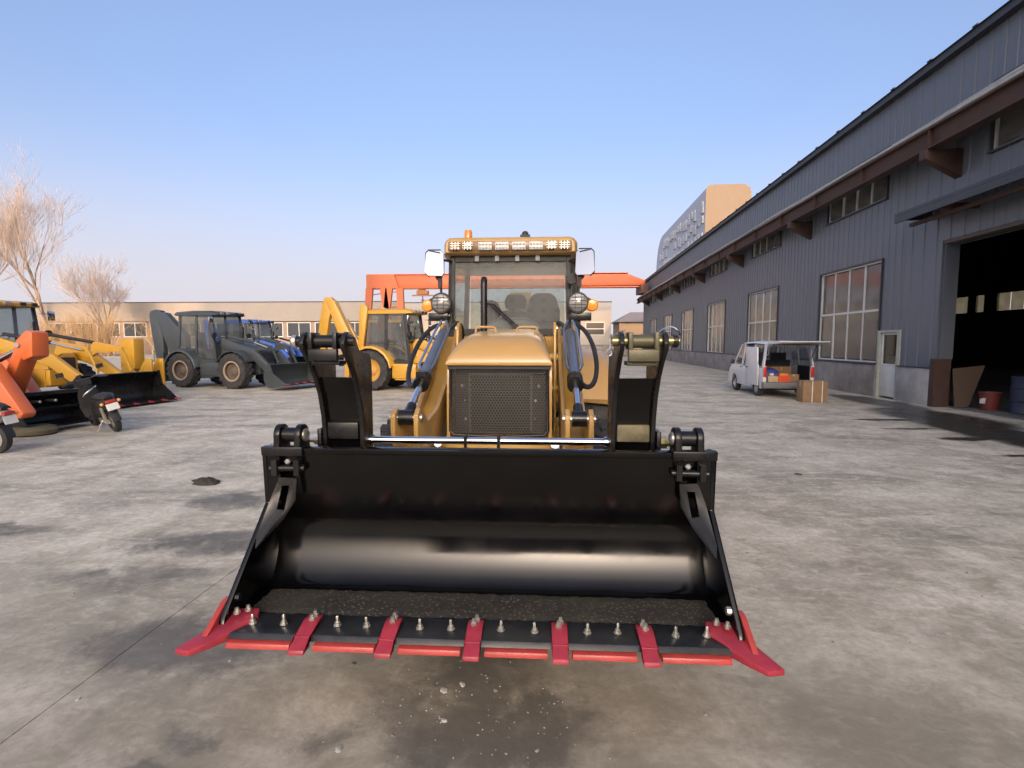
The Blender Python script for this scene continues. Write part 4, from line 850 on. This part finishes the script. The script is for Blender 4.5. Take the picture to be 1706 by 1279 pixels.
    bi = [(4.42,.02),(3.80,.03),(3.66,.08),(3.58,.20),(3.56,.36),(3.60,.56),(3.70,.74),(3.86,.88)]
    bo_ = offs(bi, .03)
    bk_ = P('bucket', MB().prism(bi+bo_[::-1], 'y', -1.16, 1.16).xf(M_), bucket_m, ang=40)
    for s in (-1,1): P('side_plate', MB().prism([(4.44,-.005),(4.40,.06),(3.96,.50),(3.90,.90),(3.80,.88),(3.66,.76),(3.56,.57),(3.52,.36),(3.54,.19),(3.64,.04),(3.80,-.005)], 'y', *sorted((s*1.14,s*1.17))).xf(M_), bucket_m, bk_)
    for i in range(6): P('tooth', MB().loft([[(x, -1.12+i*.448+k, z) for x,z in ((4.36,.05),(4.40,.055),(4.56,.015),(4.56,.0),(4.36,.0))] for k in (-.045,.045)]).xf(M_), teeth, bk_)
    P('cutting_edge', MB().bx(4.30,4.46,-1.16,1.16,-.012,.018).xf(M_), teeth if teeth is not RED else BLADE, bk_)
    P('bucket_back', MB().prism([(3.42,.25),(3.42,.70),(3.58,.72),(3.54,.25)], 'y', -.68, .68).xf(M_), bucket_m, bk_)
    # digging arm folded upright at the rear
    boom = boom or [(-1.25,.75),(-.98,.95),(-1.35,1.75),(-2.0,2.95),(-2.18,2.98),(-2.16,2.80),(-1.72,1.6)]
    dip = dip or [(-2.02,3.02),(-2.28,3.04),(-2.42,2.92),(-2.36,1.25),(-2.18,1.05),(-2.05,1.2),(-2.02,2.4)]
    bm_ = P('boom', MB().prism(boom, 'y', -.13, .13), body, bev=.02)
    P('dipper', MB().prism(dip, 'y', -.10, .10), body, bm_, bev=.02)
    bx_ = [p[0] for p in boom]; top = max(boom, key=lambda p: p[1])
    cy2 = P('boom_cylinder', MB().cyl((-1.22,0.2,1.1),((-1.22+top[0])/2-.0,0.2,(1.1+top[1])/2+.15),.05,10), PLAS, bm_); P('cylinder_rod', MB().cyl(((-1.22+top[0])/2,0.2,(1.1+top[1])/2+.15),(top[0],.16,top[1]+.02),.03,10), CHR, bm_)
    tip = min(dip, key=lambda p: p[1])
    P('digging_bucket', MB().prism([(tip[0]-.05,tip[1]+.05),(tip[0]-.45,tip[1]-.05),(tip[0]-.5,tip[1]-.4),(tip[0]-.25,tip[1]-.62),(tip[0]+.15,tip[1]-.55),(tip[0]-.1,tip[1]-.45),(tip[0]-.2,tip[1]-.2),(tip[0]+.05,tip[1]-.1)], 'y', -.28, .28), BLK2, bm_)
    P('swing_post', MB().bx(-1.32,-1.0,-.30,.30,.45,1.05), dark, bev=.02)
    for s in (-1,1): P('stabiliser', MB().bx(-1.05,-.88,*sorted((s*.82,s*1.0)),.30,1.35).bx(-1.12,-.80,*sorted((s*.76,s*1.06)),.22,.30), dark)
    if rear_post:
        P('rear_frame', MB().prism([(-.62,1.05),(-.46,1.05),(-.18,2.98),(-.26,3.1),(-.44,3.1),(-.50,2.95)], 'y', *sorted((-.80,-.62))), body, cab, bev=.015)
        P('rear_frame', MB().prism([(-.62,1.05),(-.46,1.05),(-.18,2.98),(-.26,3.1),(-.44,3.1),(-.50,2.95)], 'y', .62, .80), body, cab, bev=.015)
    return t
GRY = mat('machine_grey', (.036,.045,.050), .38, coat=.2, var=.08, scale=2, dust=.12, dustcol=(.16,.15,.13))
BLU = mat('machine_blue', (.03,.10,.42), .38, coat=.3, var=.08, scale=2, dust=.12)
YE2 = mat('machine_yellow', (.52,.275,.02), .4, coat=.25, var=.06, scale=2, dust=.12)
YE2D = mat('machine_yellow_low', (.45,.225,.018), .45, var=.08, scale=2, dust=.25)
TANR = mat('tan_rim', (.33,.25,.16), .6, var=.2, dust=.4, dustcol=(.12,.09,.07))
YROOF = mat('bronze_roof', (.50,.27,.06), .45, coat=.2, var=.1)
backhoe('grey_backhoe', 'dark grey backhoe loader with upright folded boom, parked left of centre', (-13.62,19.95,0), R(-13), GRY, GRY, GRY, mat('brown_rim', (.10,.075,.06), .7, var=.3), RED, ring=TANR, bucket_z=.02, tilt=R(12), bucket_m=GRY, ext=.45,
        boom=[(-.70,.95),(-.74,2.02),(-1.72,2.95),(-2.10,3.0),(-2.15,2.6),(-1.40,.85)], dip=[(-2.0,3.05),(-2.25,3.10),(-2.55,3.04),(-2.62,2.85),(-2.58,2.4),(-2.35,.90),(-2.10,.78),(-1.92,1.0),(-1.95,2.2)])
backhoe('yellow_backhoe', 'yellow backhoe loader cut off at the left edge, wide black bucket on the ground', (-16.6,14.2,0), R(-8), YE2, YE2D, YROOF, YE2D, RED, fr=.56, rr=.74, tilt=R(4), ext=1.25)
backhoe('yellow_backhoe', 'yellow backhoe loader with raised folded boom just behind the black fork arm', (-5.95,19.1,0), R(-10), YE2, YE2D, YE2, YE2D, RED, fr=.56, rr=.74, rear_post=True,
        boom=[(-1.25,.75),(-.98,.95),(-1.15,1.75),(-1.95,3.35),(-2.15,3.42),(-2.30,3.30),(-2.02,2.6),(-1.62,1.6)], dip=[(-1.98,3.36),(-2.12,3.48),(-2.38,3.46),(-2.48,3.25),(-2.78,1.65),(-2.62,1.35),(-2.42,1.45),(-2.22,2.6)])
backhoe('blue_backhoe', 'blue backhoe loader mostly hidden behind the dark grey backhoe', (-16.3,27.2,0), R(-10), BLU, GRY, BLU, TANR, RED, bucket_z=.15)
backhoe('yellow_backhoe', 'yellow backhoe loader hidden behind the other two, only roof and hood showing', (-8.6,27.5,0), R(-8), YE2, YE2D, YE2, YE2D, RED, fr=.56, rr=.74)
# yellow attachment standing between the yellow and grey machines
at_ = thing('steel_attachment', 'bright yellow steel attachment standing beside the grey backhoe boom', 'attachment', (-13.8,16.6,0), R(-8))
sub('box_body', at_, MB().loft([[(-.30,-.2,.85),(.26,-.2,.85),(.26,.2,.85),(-.30,.2,.85)],[(-.34,-.2,1.85),(.26,-.2,1.88),(.26,.2,1.88),(-.34,.2,1.85)]]), YE2, bev=.03)
sub('lug_plate', at_, MB().prism([(-.3,.1),(-.35,.7),(-.1,1.0),(.2,.85),(.4,.7),(.75,1.22),(.98,1.2),(1.0,.1)], 'y', -.25, -.19).prism([(-.3,.1),(-.35,.7),(-.1,1.0),(.2,.85),(.4,.7),(.75,1.22),(.98,1.2),(1.0,.1)], 'y', .19, .25), YE2, bev=.01)
sub('foot', at_, MB().bx(-.4,1.05,-.4,.4,0,.1), YE2D, bev=.01); sub('pin_post', at_, MB().cyl((.82,0,1.1),(.82,0,1.5),.04,10), ZINC)
# ------------------------------------------------------------------ orange loader at the left edge
ORL = mat('loader_orange', (.60,.125,.028), .42, coat=.25, var=.06, scale=2, dust=.10)
ol = thing('orange_loader', 'orange compact loader arm with black bucket cut off by the left edge', 'loader', (-12.35,9.55,0), R(-6))
O = lambda nm, mb, m, par=None, **k: obj(nm, mb, m, par or ol, **k)
pa = [(.9,1.30),(1.2,1.46),(1.75,1.52),(1.95,1.46),(2.15,1.22),(2.70,.50),(2.62,.40),(2.15,.42),(1.85,.82),(1.4,1.05),(.9,.95)]
for s in (-1,1):
    a_ = O('loader_arm', MB().prism([(x+.42,z-.04) for x,z in pa] if s < 0 else [(x-.45,z) for x,z in pa], 'y', *sorted((s*.34,s*.60))), ORL, bev=.05)
lk = O('dump_link', MB().prism([(2.72,1.98),(2.86,1.94),(2.84,1.48),(2.62,1.40),(2.58,1.45),(2.20,.74),(2.02,.86),(2.42,1.62),(2.50,1.80)], 'y', -.16, .16), ORL, bev=.03)
O('link_pin', MB().cyl((2.55,-.2,1.70),(2.55,.2,1.70),.05,14), ZINC, lk); O('link_rod', MB().cyl((1.4,0,1.2),(2.5,0,1.68),.05,12), CHR, lk)
bi = [(3.30,.10),(2.88,.10),(2.74,.16),(2.68,.30),(2.68,.50),(2.74,.66),(2.84,.74)]
SH = Matrix.Translation((-.42,0,0))
bk_ = O('bucket', MB().prism(bi+offs(bi,.025)[::-1], 'y', -.30, 1.0).xf(SH), BLK2, ang=40)
for yy in (-.32,1.0): O('side_plate', MB().prism([(3.32,.07),(3.05,.42),(2.86,.77),(2.72,.68),(2.645,.50),(2.645,.28),(2.72,.12),(2.88,.07)], 'y', yy, yy+.025).xf(SH), BLK2, bk_)
O('bucket_bar', MB().bx(2.80,2.95,-.29,.99,.70,.78).bx(2.86,2.93,-.29,.99,.40,.46).xf(SH), BLK2, bk_, bev=.01)
for yy in (.15,.45): O('bucket_bolt', MB().lathe((2.955,yy,.58),(1,0,0),[(.03,-.27),(.03,.01),(.02,.02)],8).xf(SH), ZINC, bk_)
O('bucket_ear', MB().lathe((2.72,.9,.82),(0,1,0),[(.07,0),(.07,.08)],14).xf(SH), BLK2, bk_)
O('hood', MB().loft([[(x,-hw,.7),(x,-hw,zt-.1),(x,-hw+.12,zt),(x,hw-.12,zt),(x,hw,zt-.1),(x,hw,.7)] for x,hw,zt in ((-1.2,.5,1.5),(.3,.5,1.45),(.9,.48,1.35),(1.05,.42,1.1))]), ORL, bev=.02, ang=40)
O('chassis', MB().bx(-1.2,1.7,-.45,.45,.4,.72), BLK2)
for x in (-.7,1.0):
    for s in (-1,1):
        w_ = O('wheel', rim_mb(.56,.36,s), ORL, loc=(x,s*.78,.56)); O('tyre', TY2, None, w_)
cg = MB()
for x in (-.9,.4):
    for s in (-1,1): cg.cyl((x,s*.45,1.4),(x,s*.45,2.5),.035,8)
cg.bx(-1.0,.5,-.55,.55,2.5,2.56); O('canopy', cg, BLK2); O('seat', MB().bx(-.7,-.2,-.25,.25,1.45,1.65).bx(-.75,-.62,-.25,.25,1.65,2.1), SEATM, bev=.03)
# low drum under the orange bucket
tag(obj('tyre_drum', MB().lathe((0,0,0),(0,0,1),[(.30,0),(.36,.03),(.37,.10),(.34,.13),(.30,.15),(.24,.17),(.12,.15)],24), mat('olive_rubber', (.10,.09,.055), .8, var=.3), loc=(-9.62,9.1,0)), 'squat olive drum lying in front of the orange loader bucket', 'drum')
# ------------------------------------------------------------------ scooters
def scooter(name, label, loc, rz, body, lean=R(8), group=None):
    t = thing(name, label, 'scooter', loc, rz); 
    Mx = Matrix.Rotation(lean, 4, 'X')
    P = lambda nm, mb, m, par=None, **k: obj(nm, mb.xf(Mx) if isinstance(mb, MB) else mb, m, par or t, **k)
    def whl(x):
        h = P('wheel', MB().lathe((x,0,.24),(0,1,0),[(.15,-.03),(.16,0),(.15,.03),(.05,.045),(.001,.046)],20), ZINC)
        P('tyre', MB().lathe((x,0,.24),(0,1,0),[(.155,-.05),(.20,-.06),(.232,-.045),(.24,0),(.232,.045),(.20,.06),(.155,.05)],26,True), RUB, h)
    whl(0); whl(1.25)
    def rr(x, hw, z0, z1): return [(x,-hw*.6,z0),(x,-hw,(z0+z1)/2-.03),(x,-hw*.85,z1-.03),(x,-hw*.4,z1),(x,hw*.4,z1),(x,hw*.85,z1-.03),(x,hw,(z0+z1)/2-.03),(x,hw*.6,z0)]
    P('body', MB().loft([rr(-.28,.06,.58,.68),rr(-.18,.12,.50,.72),rr(.05,.16,.44,.72),rr(.35,.17,.36,.70),rr(.52,.15,.28,.60),rr(.58,.15,.22,.36),rr(.95,.15,.22,.32)]), body, ang=50)
    P('front_shield', MB().loft([[(x,-hw,z),(x+.06,-hw*.5,z),(x+.06,hw*.5,z),(x,hw,z),(x-.05,0,z)] for x,hw,z in ((.98,.18,.28),(1.0,.2,.5),(.96,.17,.75),(.93,.10,.92))]), body, ang=50)
    P('seat', MB().loft([rr(-.25,.08,.72,.77),rr(-.1,.14,.71,.81),rr(.2,.14,.70,.79),rr(.45,.10,.69,.75)]), PLAS, ang=50)
    P('rear_fender', MB().loft([[(.27*math.cos(a),-.07,.24+.27*math.sin(a)),(.28*math.cos(a),.0,.24+.285*math.sin(a)),(.27*math.cos(a),.07,.24+.27*math.sin(a)),(.26*math.cos(a),0,.24+.255*math.sin(a))] for a in [R(70+i*18) for i in range(7)]]), PLAS)
    P('swing_arm', MB().bx(-.05,.5,.06,.10,.20,.28).cyl((.02,-.11,.26),(-.08,-.13,.55),.03,10).cyl((.02,.11,.26),(-.08,.13,.55),.03,10), ZINC)
    P('tail_light', MB().box((-.27,0,.655),(.06,.16,.05)), REDL, bev=.01)
    for s in (-1,1): P('rear_indicator', MB().lathe((-.25,s*.14,.63),(-1,0,0),[(.03,-.02),(.03,.01),(.01,.025)],12), AMB)
    P('plate', MB().box((-.30,0,.55),(.008,.20,.13), Matrix.Rotation(R(15),3,'Y')), WFR)
    P('fork', MB().cyl((1.25,-.09,.24),(1.02,-.06,.80),.025,8).cyl((1.25,.09,.24),(1.02,.06,.80),.025,8), ZINC)
    P('front_fender', MB().loft([[(1.25+.27*math.cos(a),-.07,.24+.27*math.sin(a)),(1.25+.285*math.cos(a),0,.24+.285*math.sin(a)),(1.25+.27*math.cos(a),.07,.24+.27*math.sin(a))] for a in [R(20+i*20) for i in range(7)]], cap=False), body)
    hb = P('handlebar', MB().tube([(.80,-.34,1.02),(.90,-.2,1.05),(.94,0,1.0),(.90,.2,1.05),(.80,.34,1.02)],.014,8).box((.95,0,.98),(.12,.22,.12)), PLAS)
    for s in (-1,1):
        P('grip', MB().cyl((.80,s*.24,1.03),(.77,s*.38,1.01),.02,8), PLAS, hb)
        P('mirror', MB().tube([(.86,s*.24,1.04),(.86,s*.30,1.20)],.006,6).box((.86,s*.33,1.23),(.02,.12,.08)), PLAS, hb)
    P('kickstand', MB().tube([(.30,.10,.24),(.22,.30,.02)],.012,6), ZINC)
    P('helmet_net', MB().lathe((.30,.12,.86),(.3,.5,1),[(.15+.012*math.cos(a),.012*math.sin(a)) for a in [i*math.pi/3 for i in range(6)]],20,True), CHR)
    return t
scooter('scooter', 'black motor scooter seen from behind, white plate over its rear wheel', (-8.30,9.5,0), R(147), PLAS, R(-15))
scooter('scooter', 'grey scooter tail cut off by the left edge of the photo', (-8.55,7.5,0), R(178), mat('scooter_grey', (.16,.155,.15), .45, var=.2, dust=.3), R(-4))
# ------------------------------------------------------------------ van with open tailgate
VW = mat('van_white', (.56,.57,.60), .35, coat=.3, var=.04, scale=2, dust=.25, dustcol=(.33,.32,.30))
vn = thing('van', 'small white van parked by the workshop with tailgate raised', 'van', (7.78,16.45,0), R(90-2.6))
V_ = lambda nm, mb, m, par=None, **k: obj(nm, mb, m, par or vn, **k)
# local: x forward, y left
low = [(0,.38),(.0,.98),(3.05,.98),(3.35,.80),(3.42,.45),(3.36,.28)]
def arch(cx, r=.33): return [(cx+r*math.cos(a), .28+r*math.sin(a)*1.02) for a in [math.pi*i/8 for i in range(9)]]
side = [(0,.30),(0,.98),(2.78,.98),(3.22,.82),(3.42,.55),(3.40,.28)]+arch(2.72)+arch(.62)+[(.1,.28)]
for s in (-1,1):
    bd = V_('side_panel', MB().prism(side, 'y', *sorted((s*.72,s*.765))), VW, bev=.012)
    def pil(x0,x1,t0,t1): V_('pillar', MB().loft([[(x0,s*.755,.98),(x1,s*.755,.98),(x1,s*.72,.98),(x0,s*.72,.98)],[(t0,s*.66,1.68),(t1,s*.66,1.68),(t1,s*.62,1.68),(t0,s*.62,1.68)]]), VW, bd)
    pil(0,.14,.06,.20); pil(.95,1.03,.95,1.03); pil(1.90,1.99,1.88,1.97); pil(2.70,2.80,2.22,2.32)
    for x0,x1,t0,t1 in ((.14,.95,.20,.95),(1.03,1.90,1.03,1.88),(1.99,2.70,1.97,2.22)):
        if s > 0 and x0 == 1.03: continue
        V_('side_window', MB().add([(x0,s*.74,.98),(x1,s*.74,.98),(t1,s*.645,1.68),(t0,s*.645,1.68)],[(0,1,2,3)]), VGLS, bd)
    V_('mirror', MB().box((2.62,s*.86,1.05),(.07,.13,.16)), PLAS, bd, bev=.02); V_('door_handle', MB().box((2.02,s*.775,.90),(.12,.02,.03)), PLAS, bd)
sd_ = V_('sliding_door', MB().prism([(.30,.36),(.30,1.0),(.36,1.05),(.40,1.60),(1.42,1.60),(1.44,1.05),(1.44,.36)], 'y', .775, .815), VW, bev=.012)
V_('door_rail', MB().bx(.1,1.9,.768,.776,.95,.97), PLAS, sd_)
V_('door_handle', MB().box((1.30,.826,.92),(.14,.02,.035)), PLAS, sd_)
rsx = lambda x, hw, z: [(x,-hw,z-.06),(x,-hw+.04,z-.01),(x,-hw*.5,z+.025),(x,hw*.5,z+.025),(x,hw-.04,z-.01),(x,hw,z-.06)]
V_('roof', MB().loft([rsx(0.02,.655,1.72),rsx(.3,.67,1.76),rsx(1.2,.67,1.78),rsx(2.0,.665,1.76),rsx(2.28,.65,1.71)]), VW, ang=45)
V_('windscreen', MB().add([(3.12,-.66,1.0),(3.12,.66,1.0),(2.26,.62,1.70),(2.26,-.62,1.70)],[(0,1,2,3)]), VGLS)
V_('nose', MB().loft([[(x,-.72,z0),(x,-.72,z1),(x,.72,z1),(x,.72,z0)] for x,z0,z1 in ((2.95,.3,1.0),(3.20,.3,.95),(3.38,.3,.72),(3.43,.3,.55))]), VW, bev=.03)
V_('floor', MB().bx(.02,2.95,-.71,.71,.42,.50), PLAS); V_('underbody', MB().bx(.15,3.2,-.55,.55,.24,.42), PLAS)
for s in (-1,1): V_('interior_trim', MB().bx(.06,1.0,*sorted((s*.700,s*.716)),.5,1.0), PLAS)
V_('roof_lining', MB().bx(.06,2.2,-.60,.60,1.655,1.665), PLAS); V_('seat_back', MB().bx(1.45,1.55,-.66,.66,.5,1.15), SEATM, bev=.02)
V_('rear_bumper', MB().bx(-.10,.06,-.78,.78,.30,.50), mat('bumper_grey', (.12,.12,.125), .6), bev=.02)
V_('rear_frame', MB().bx(-.005,.05,-.765,-.66,.50,1.0).bx(-.005,.05,.66,.765,.50,1.0).bx(.01,.06,-.62,.62,1.62,1.70), VW)
for s in (-1,1):
    V_('tail_lamp', MB().bx(-.03,-.006,*sorted((s*.665,s*.76)),.66,.98), REDL, bev=.008)
    for x in (.62,2.72):
        w_ = V_('wheel', MB().lathe((0,0,0),(0,s,0),[(.19,-.07),(.19,.06),(.16,.07),(.15,.03),(.06,.04),(.001,.05)],24), mat('wheel_silver', (.38,.38,.38), .4, .5), loc=(x,s*.66,.28))
        V_('tyre', MB().lathe((0,0,0),(0,1,0),[(.185,-.08),(.24,-.09),(.272,-.07),(.28,0),(.272,.07),(.24,.09),(.185,.08)],28,True), RUB, w_)
tg = V_('tailgate', MB().loft([[(.02-k*1.05,-hw,1.735+.05*k-dz),(.02-k*1.05,hw,1.735+.05*k-dz),(.02-k*1.05,hw,1.735+.05*k),(.02-k*1.05,-hw,1.735+.05*k)] for k,hw,dz in ((0,.64,.03),(.1,.68,.06),(.55,.71,.07),(.92,.72,.07),(1,.70,.03))]), VW, bev=.01)
V_('tailgate_liner', MB().bx(-.95,-.08,-.55,.55,1.655,1.672), PLAS, tg)
for s in (-1,1): V_('gas_strut', MB().cyl((-.01,s*.66,1.25),(-.42,s*.62,1.68),.012,8), BLK2, tg)
for yy in (-.34,.34): V_('front_seat', MB().bx(1.75,2.2,yy-.25,yy+.25,.5,.85).bx(1.62,1.78,yy-.25,yy+.25,.85,1.4), SEATM, bev=.03)
CARD = mat('cardboard', (.23,.145,.08), .85, var=.15, scale=5); CARD2 = mat('cardboard_pale', (.42,.33,.20), .85, var=.12, scale=5); STRAP = mat('strap_white', (.6,.58,.52), .6)
va = math.radians(90-2.6)
def vloc(x, y, z): return (7.78+x*math.cos(va)-y*math.sin(va), 16.45+x*math.sin(va)+y*math.cos(va), z)
def carton(name, label, loc, d, rz, m=CARD, straps=(), cat='box'):
    t = thing(name, label, cat, loc, rz)
    sub('box_body', t, MB().bx(-d[0]/2,d[0]/2,-d[1]/2,d[1]/2,.0,d[2]), m, bev=.006)
    sub('flap_tape', t, MB().bx(-d[0]/2-.002,d[0]/2+.002,-.025,.025,d[2]*.75,d[2]+.003), mat('tape_tan', (.42,.30,.16), .4))
    for x in straps:
        q = .004; sub('strap', t, MB().bx(x-.012,x+.012,-d[1]/2-q,d[1]/2+q,-.0,d[2]+q+.001), STRAP)
    return t
carton('carton', 'strapped brown carton standing on the ground behind the van', (8.0,15.45,0), (.66,.46,.62), R(-4), CARD, (-.08,.19))
carton('carton', 'large brown carton lying in the van cargo space', vloc(.95,.05,.5), (.75,.7,.46), va+.2, CARD)
carton('carton', 'small pale carton at the left of the van loading edge', vloc(.22,.42,.5), (.3,.3,.18), va, CARD2)
carton('carton', 'small tan carton at the right of the van loading edge', vloc(.25,-.22,.5), (.3,.32,.24), va-.1, CARD)
cr_ = thing('crate', 'orange red plastic crate at the van loading edge', 'crate', vloc(.2,.10,.5), va)
sub('box_body', cr_, MB().bx(-.15,.15,-.17,-.15,0,.2).bx(-.15,.15,.15,.17,0,.2).bx(-.17,-.15,-.17,.17,0,.2).bx(.15,.17,-.17,.17,0,.2).bx(-.15,.15,-.15,.15,0,.02), mat('crate_red', (.55,.07,.02), .5))
sub('contents', cr_, MB().bx(-.13,.0,-.13,.13,.02,.27).bx(.01,.13,-.1,.12,.02,.23), mat('crate_orange', (.62,.20,.03), .6), bev=.01)
bg_ = thing('bag', 'blue sack with white mark lying behind the crate in the van', 'bag', vloc(.50,.34,.5), va)
sub('sack', bg_, MB().loft([[(x*k,y*k,z) for x,y in ((-.16,-.22),(.16,-.22),(.2,0),(.16,.22),(-.16,.22),(-.2,0))] for k,z in ((.9,0),(1.05,.1),(1,.24),(.7,.36),(.3,.42))]), mat('bag_blue', (.03,.05,.22), .6), bev=.02)
sub('mark', bg_, MB().box((-.215,.05,.22),(.012,.12,.07)), STRAP)
# ------------------------------------------------------------------ things by the gate
ca, sa = math.cos(-R(2.6)), math.sin(-R(2.6))
def wl(x, y, z=0): return (10.05+x*ca-y*sa, x*sa+y*ca, z)
b1 = thing('bin', 'dark red plastic bin just inside the open gate', 'bin', wl(.75,13.6,.031)); sub('tub', b1, MB().lathe((0,0,0),(0,0,1),[(.17,0),(.22,.42),(.235,.43),(.235,.46),(.21,.46),(.16,.05)],20), mat('bin_red', (.13,.022,.018), .5)); sub('label_patch', b1, MB().box((-.20,-.04,.24),(.02,.14,.14), Matrix.Rotation(R(8),3,'Y')), STRAP)
b2 = thing('drum', 'dark blue steel drum beside the red bin inside the gate', 'drum', wl(1.05,12.95,.031)); sub('barrel', b2, MB().lathe((0,0,0),(0,0,1),[(.28,0),(.29,.02),(.28,.04),(.28,.28),(.295,.30),(.28,.32),(.28,.60),(.295,.62),(.28,.64),(.28,.86),(.29,.88),(.29,.90)],24), mat('drum_blue', (.014,.02,.042), .5)); sub('bung', b2, MB().lathe((.1,.1,.90),(0,0,1),[(.04,0),(.04,.03)],10), ZINC)
for i,(x,y,d,lab) in enumerate(((6,13.0,(1.6,.9,.9),'dark work bench deep inside the workshop by the column'),(9,11.4,(1.4,1.2,1.5),'dark machine cabinet at the back of the workshop'),(4.2,11.2,(.9,.7,.6),'low pallet crate on the workshop floor'))):
    t = thing('workbench' if i == 0 else ('cabinet' if i == 1 else 'pallet_crate'), lab, ('bench','cabinet','crate')[i], wl(x,y,.031)); sub('frame', t, MB().bx(-d[0]/2,d[0]/2,-d[1]/2,d[1]/2,.1,d[2]-.06), mat('shop_dark', (.06,.065,.07), .6, var=.3), bev=.02); sub('top', t, MB().bx(-d[0]/2-.05,d[0]/2+.05,-d[1]/2-.05,d[1]/2+.05,d[2]-.058,d[2]), mat('shop_top', (.20,.19,.18), .6, var=.3)); sub('base', t, MB().bx(-d[0]/2+.1,d[0]/2-.1,-d[1]/2+.1,d[1]/2-.1,0,.098), BLK2)
for i in range(4):
    o = obj('spare_tyre', TY2, None, loc=wl(-.62-.03*i, 55.0+i*1.25, .56)); o.rotation_euler = (0,R(0),R(80+i*6)); tag(o, ['nearest','second','third','farthest'][i]+' of the old tyres leaning along the far workshop wall', 'tyre', 'old tyres by the far wall')
# small things lying on the concrete
CHIP = mat('concrete_chip', (.30,.28,.25), .9, var=.2)
def chip(label, loc, sz, m, sd, flat=.35, name='stone_chip', grp='stone chips in front of the bucket'):
    q = random.Random(sd); mb = MB(); V = []
    for z, k in ((0,1.0),(flat*.6,.85),(flat,.4)):
        V.append([(sz*k*math.cos(a)*q.uniform(.65,1.2), sz*k*math.sin(a)*q.uniform(.5,1.0), sz*z*q.uniform(.8,1.1)) for a in [i*math.pi/4 for i in range(8)]])
    mb.loft(V); o = obj(name, mb, m, loc=loc, ang=20); o.rotation_euler = (0,0,q.uniform(0,6)); return tag(o, label, 'stone', grp)
PALE = mat('pale_chip', (.42,.40,.36), .8)
for i,(x,y,s_,lab) in enumerate(((-.86,2.02,.022,'white chip alone at the bottom edge left of centre'),(-.476,2.416,.026,'largest pale chip just under the middle tooth'),(-.392,2.466,.022,'pale chip nearest the middle tooth tip'),(-.438,2.213,.02,'flat pale chip in the middle of the dark stain'),(-.005,2.062,.013,'small chip at the lower right of the dark stain'),(-.219,2.43,.016,'chip on the dark stain right of the middle tooth'),(.785,2.319,.014,'chip below the right hand teeth'),(-2.261,2.252,.016,'pale chip far left of the bucket corner'),(-1.008,2.604,.018,'dark grey stone below the second tooth from the left'),(-1.70,2.59,.012,'tiny chip by the left corner tooth'),(3.43,6.86,.05,'dark stone on the open concrete right of the bucket'))):
    chip(lab, (x,y,.0), s_, PALE if 'pale' in lab or 'white' in lab else (CHIP if 'dark' not in lab[:5] else mat('dark_stone', (.07,.065,.06), .9)), 40+i)
q = random.Random(99); gv = MB()
for i in range(260):
    x, y = (q.gauss(-.25,.38), q.gauss(2.3,.22)) if i < 120 else (q.uniform(-4,5), q.uniform(1.7,9))
    s_ = q.uniform(.0025,.007)*(1 if i < 120 else 1.6); a = q.uniform(0,6)
    gv.loft([[(x+s_*k*math.cos(a+j*1.571)*q.uniform(.6,1.3), y+s_*k*math.sin(a+j*1.571), z*s_) for j in range(4)] for z,k in ((0,1),(.6,.6))])
tag(obj('grit', gv, mat('grit_grey', (.26,.24,.21), .9, var=.3), ang=20), 'fine pale grit scattered over the stained concrete', 'grit', kind='stuff')
cl = thing('dirt_clod', 'dark clod of mud lying on the concrete left of the bucket', 'dirt', (-4.15,6.02,0)); mb = MB(); q = random.Random(12); ring = []
for z, k in ((0,1.0),(.03,.85),(.055,.5),(.065,.2)): ring.append([(.20*k*math.cos(a)*q.uniform(.7,1.2), .13*k*math.sin(a)*q.uniform(.7,1.2), z*q.uniform(.7,1.2)) for a in [i*math.pi/9 for i in range(18)]])
mb.loft(ring); sub('mound', cl, mb, mat('mud', (.035,.03,.024), .9, var=.3, bump=.5, scale=20), ang=20)
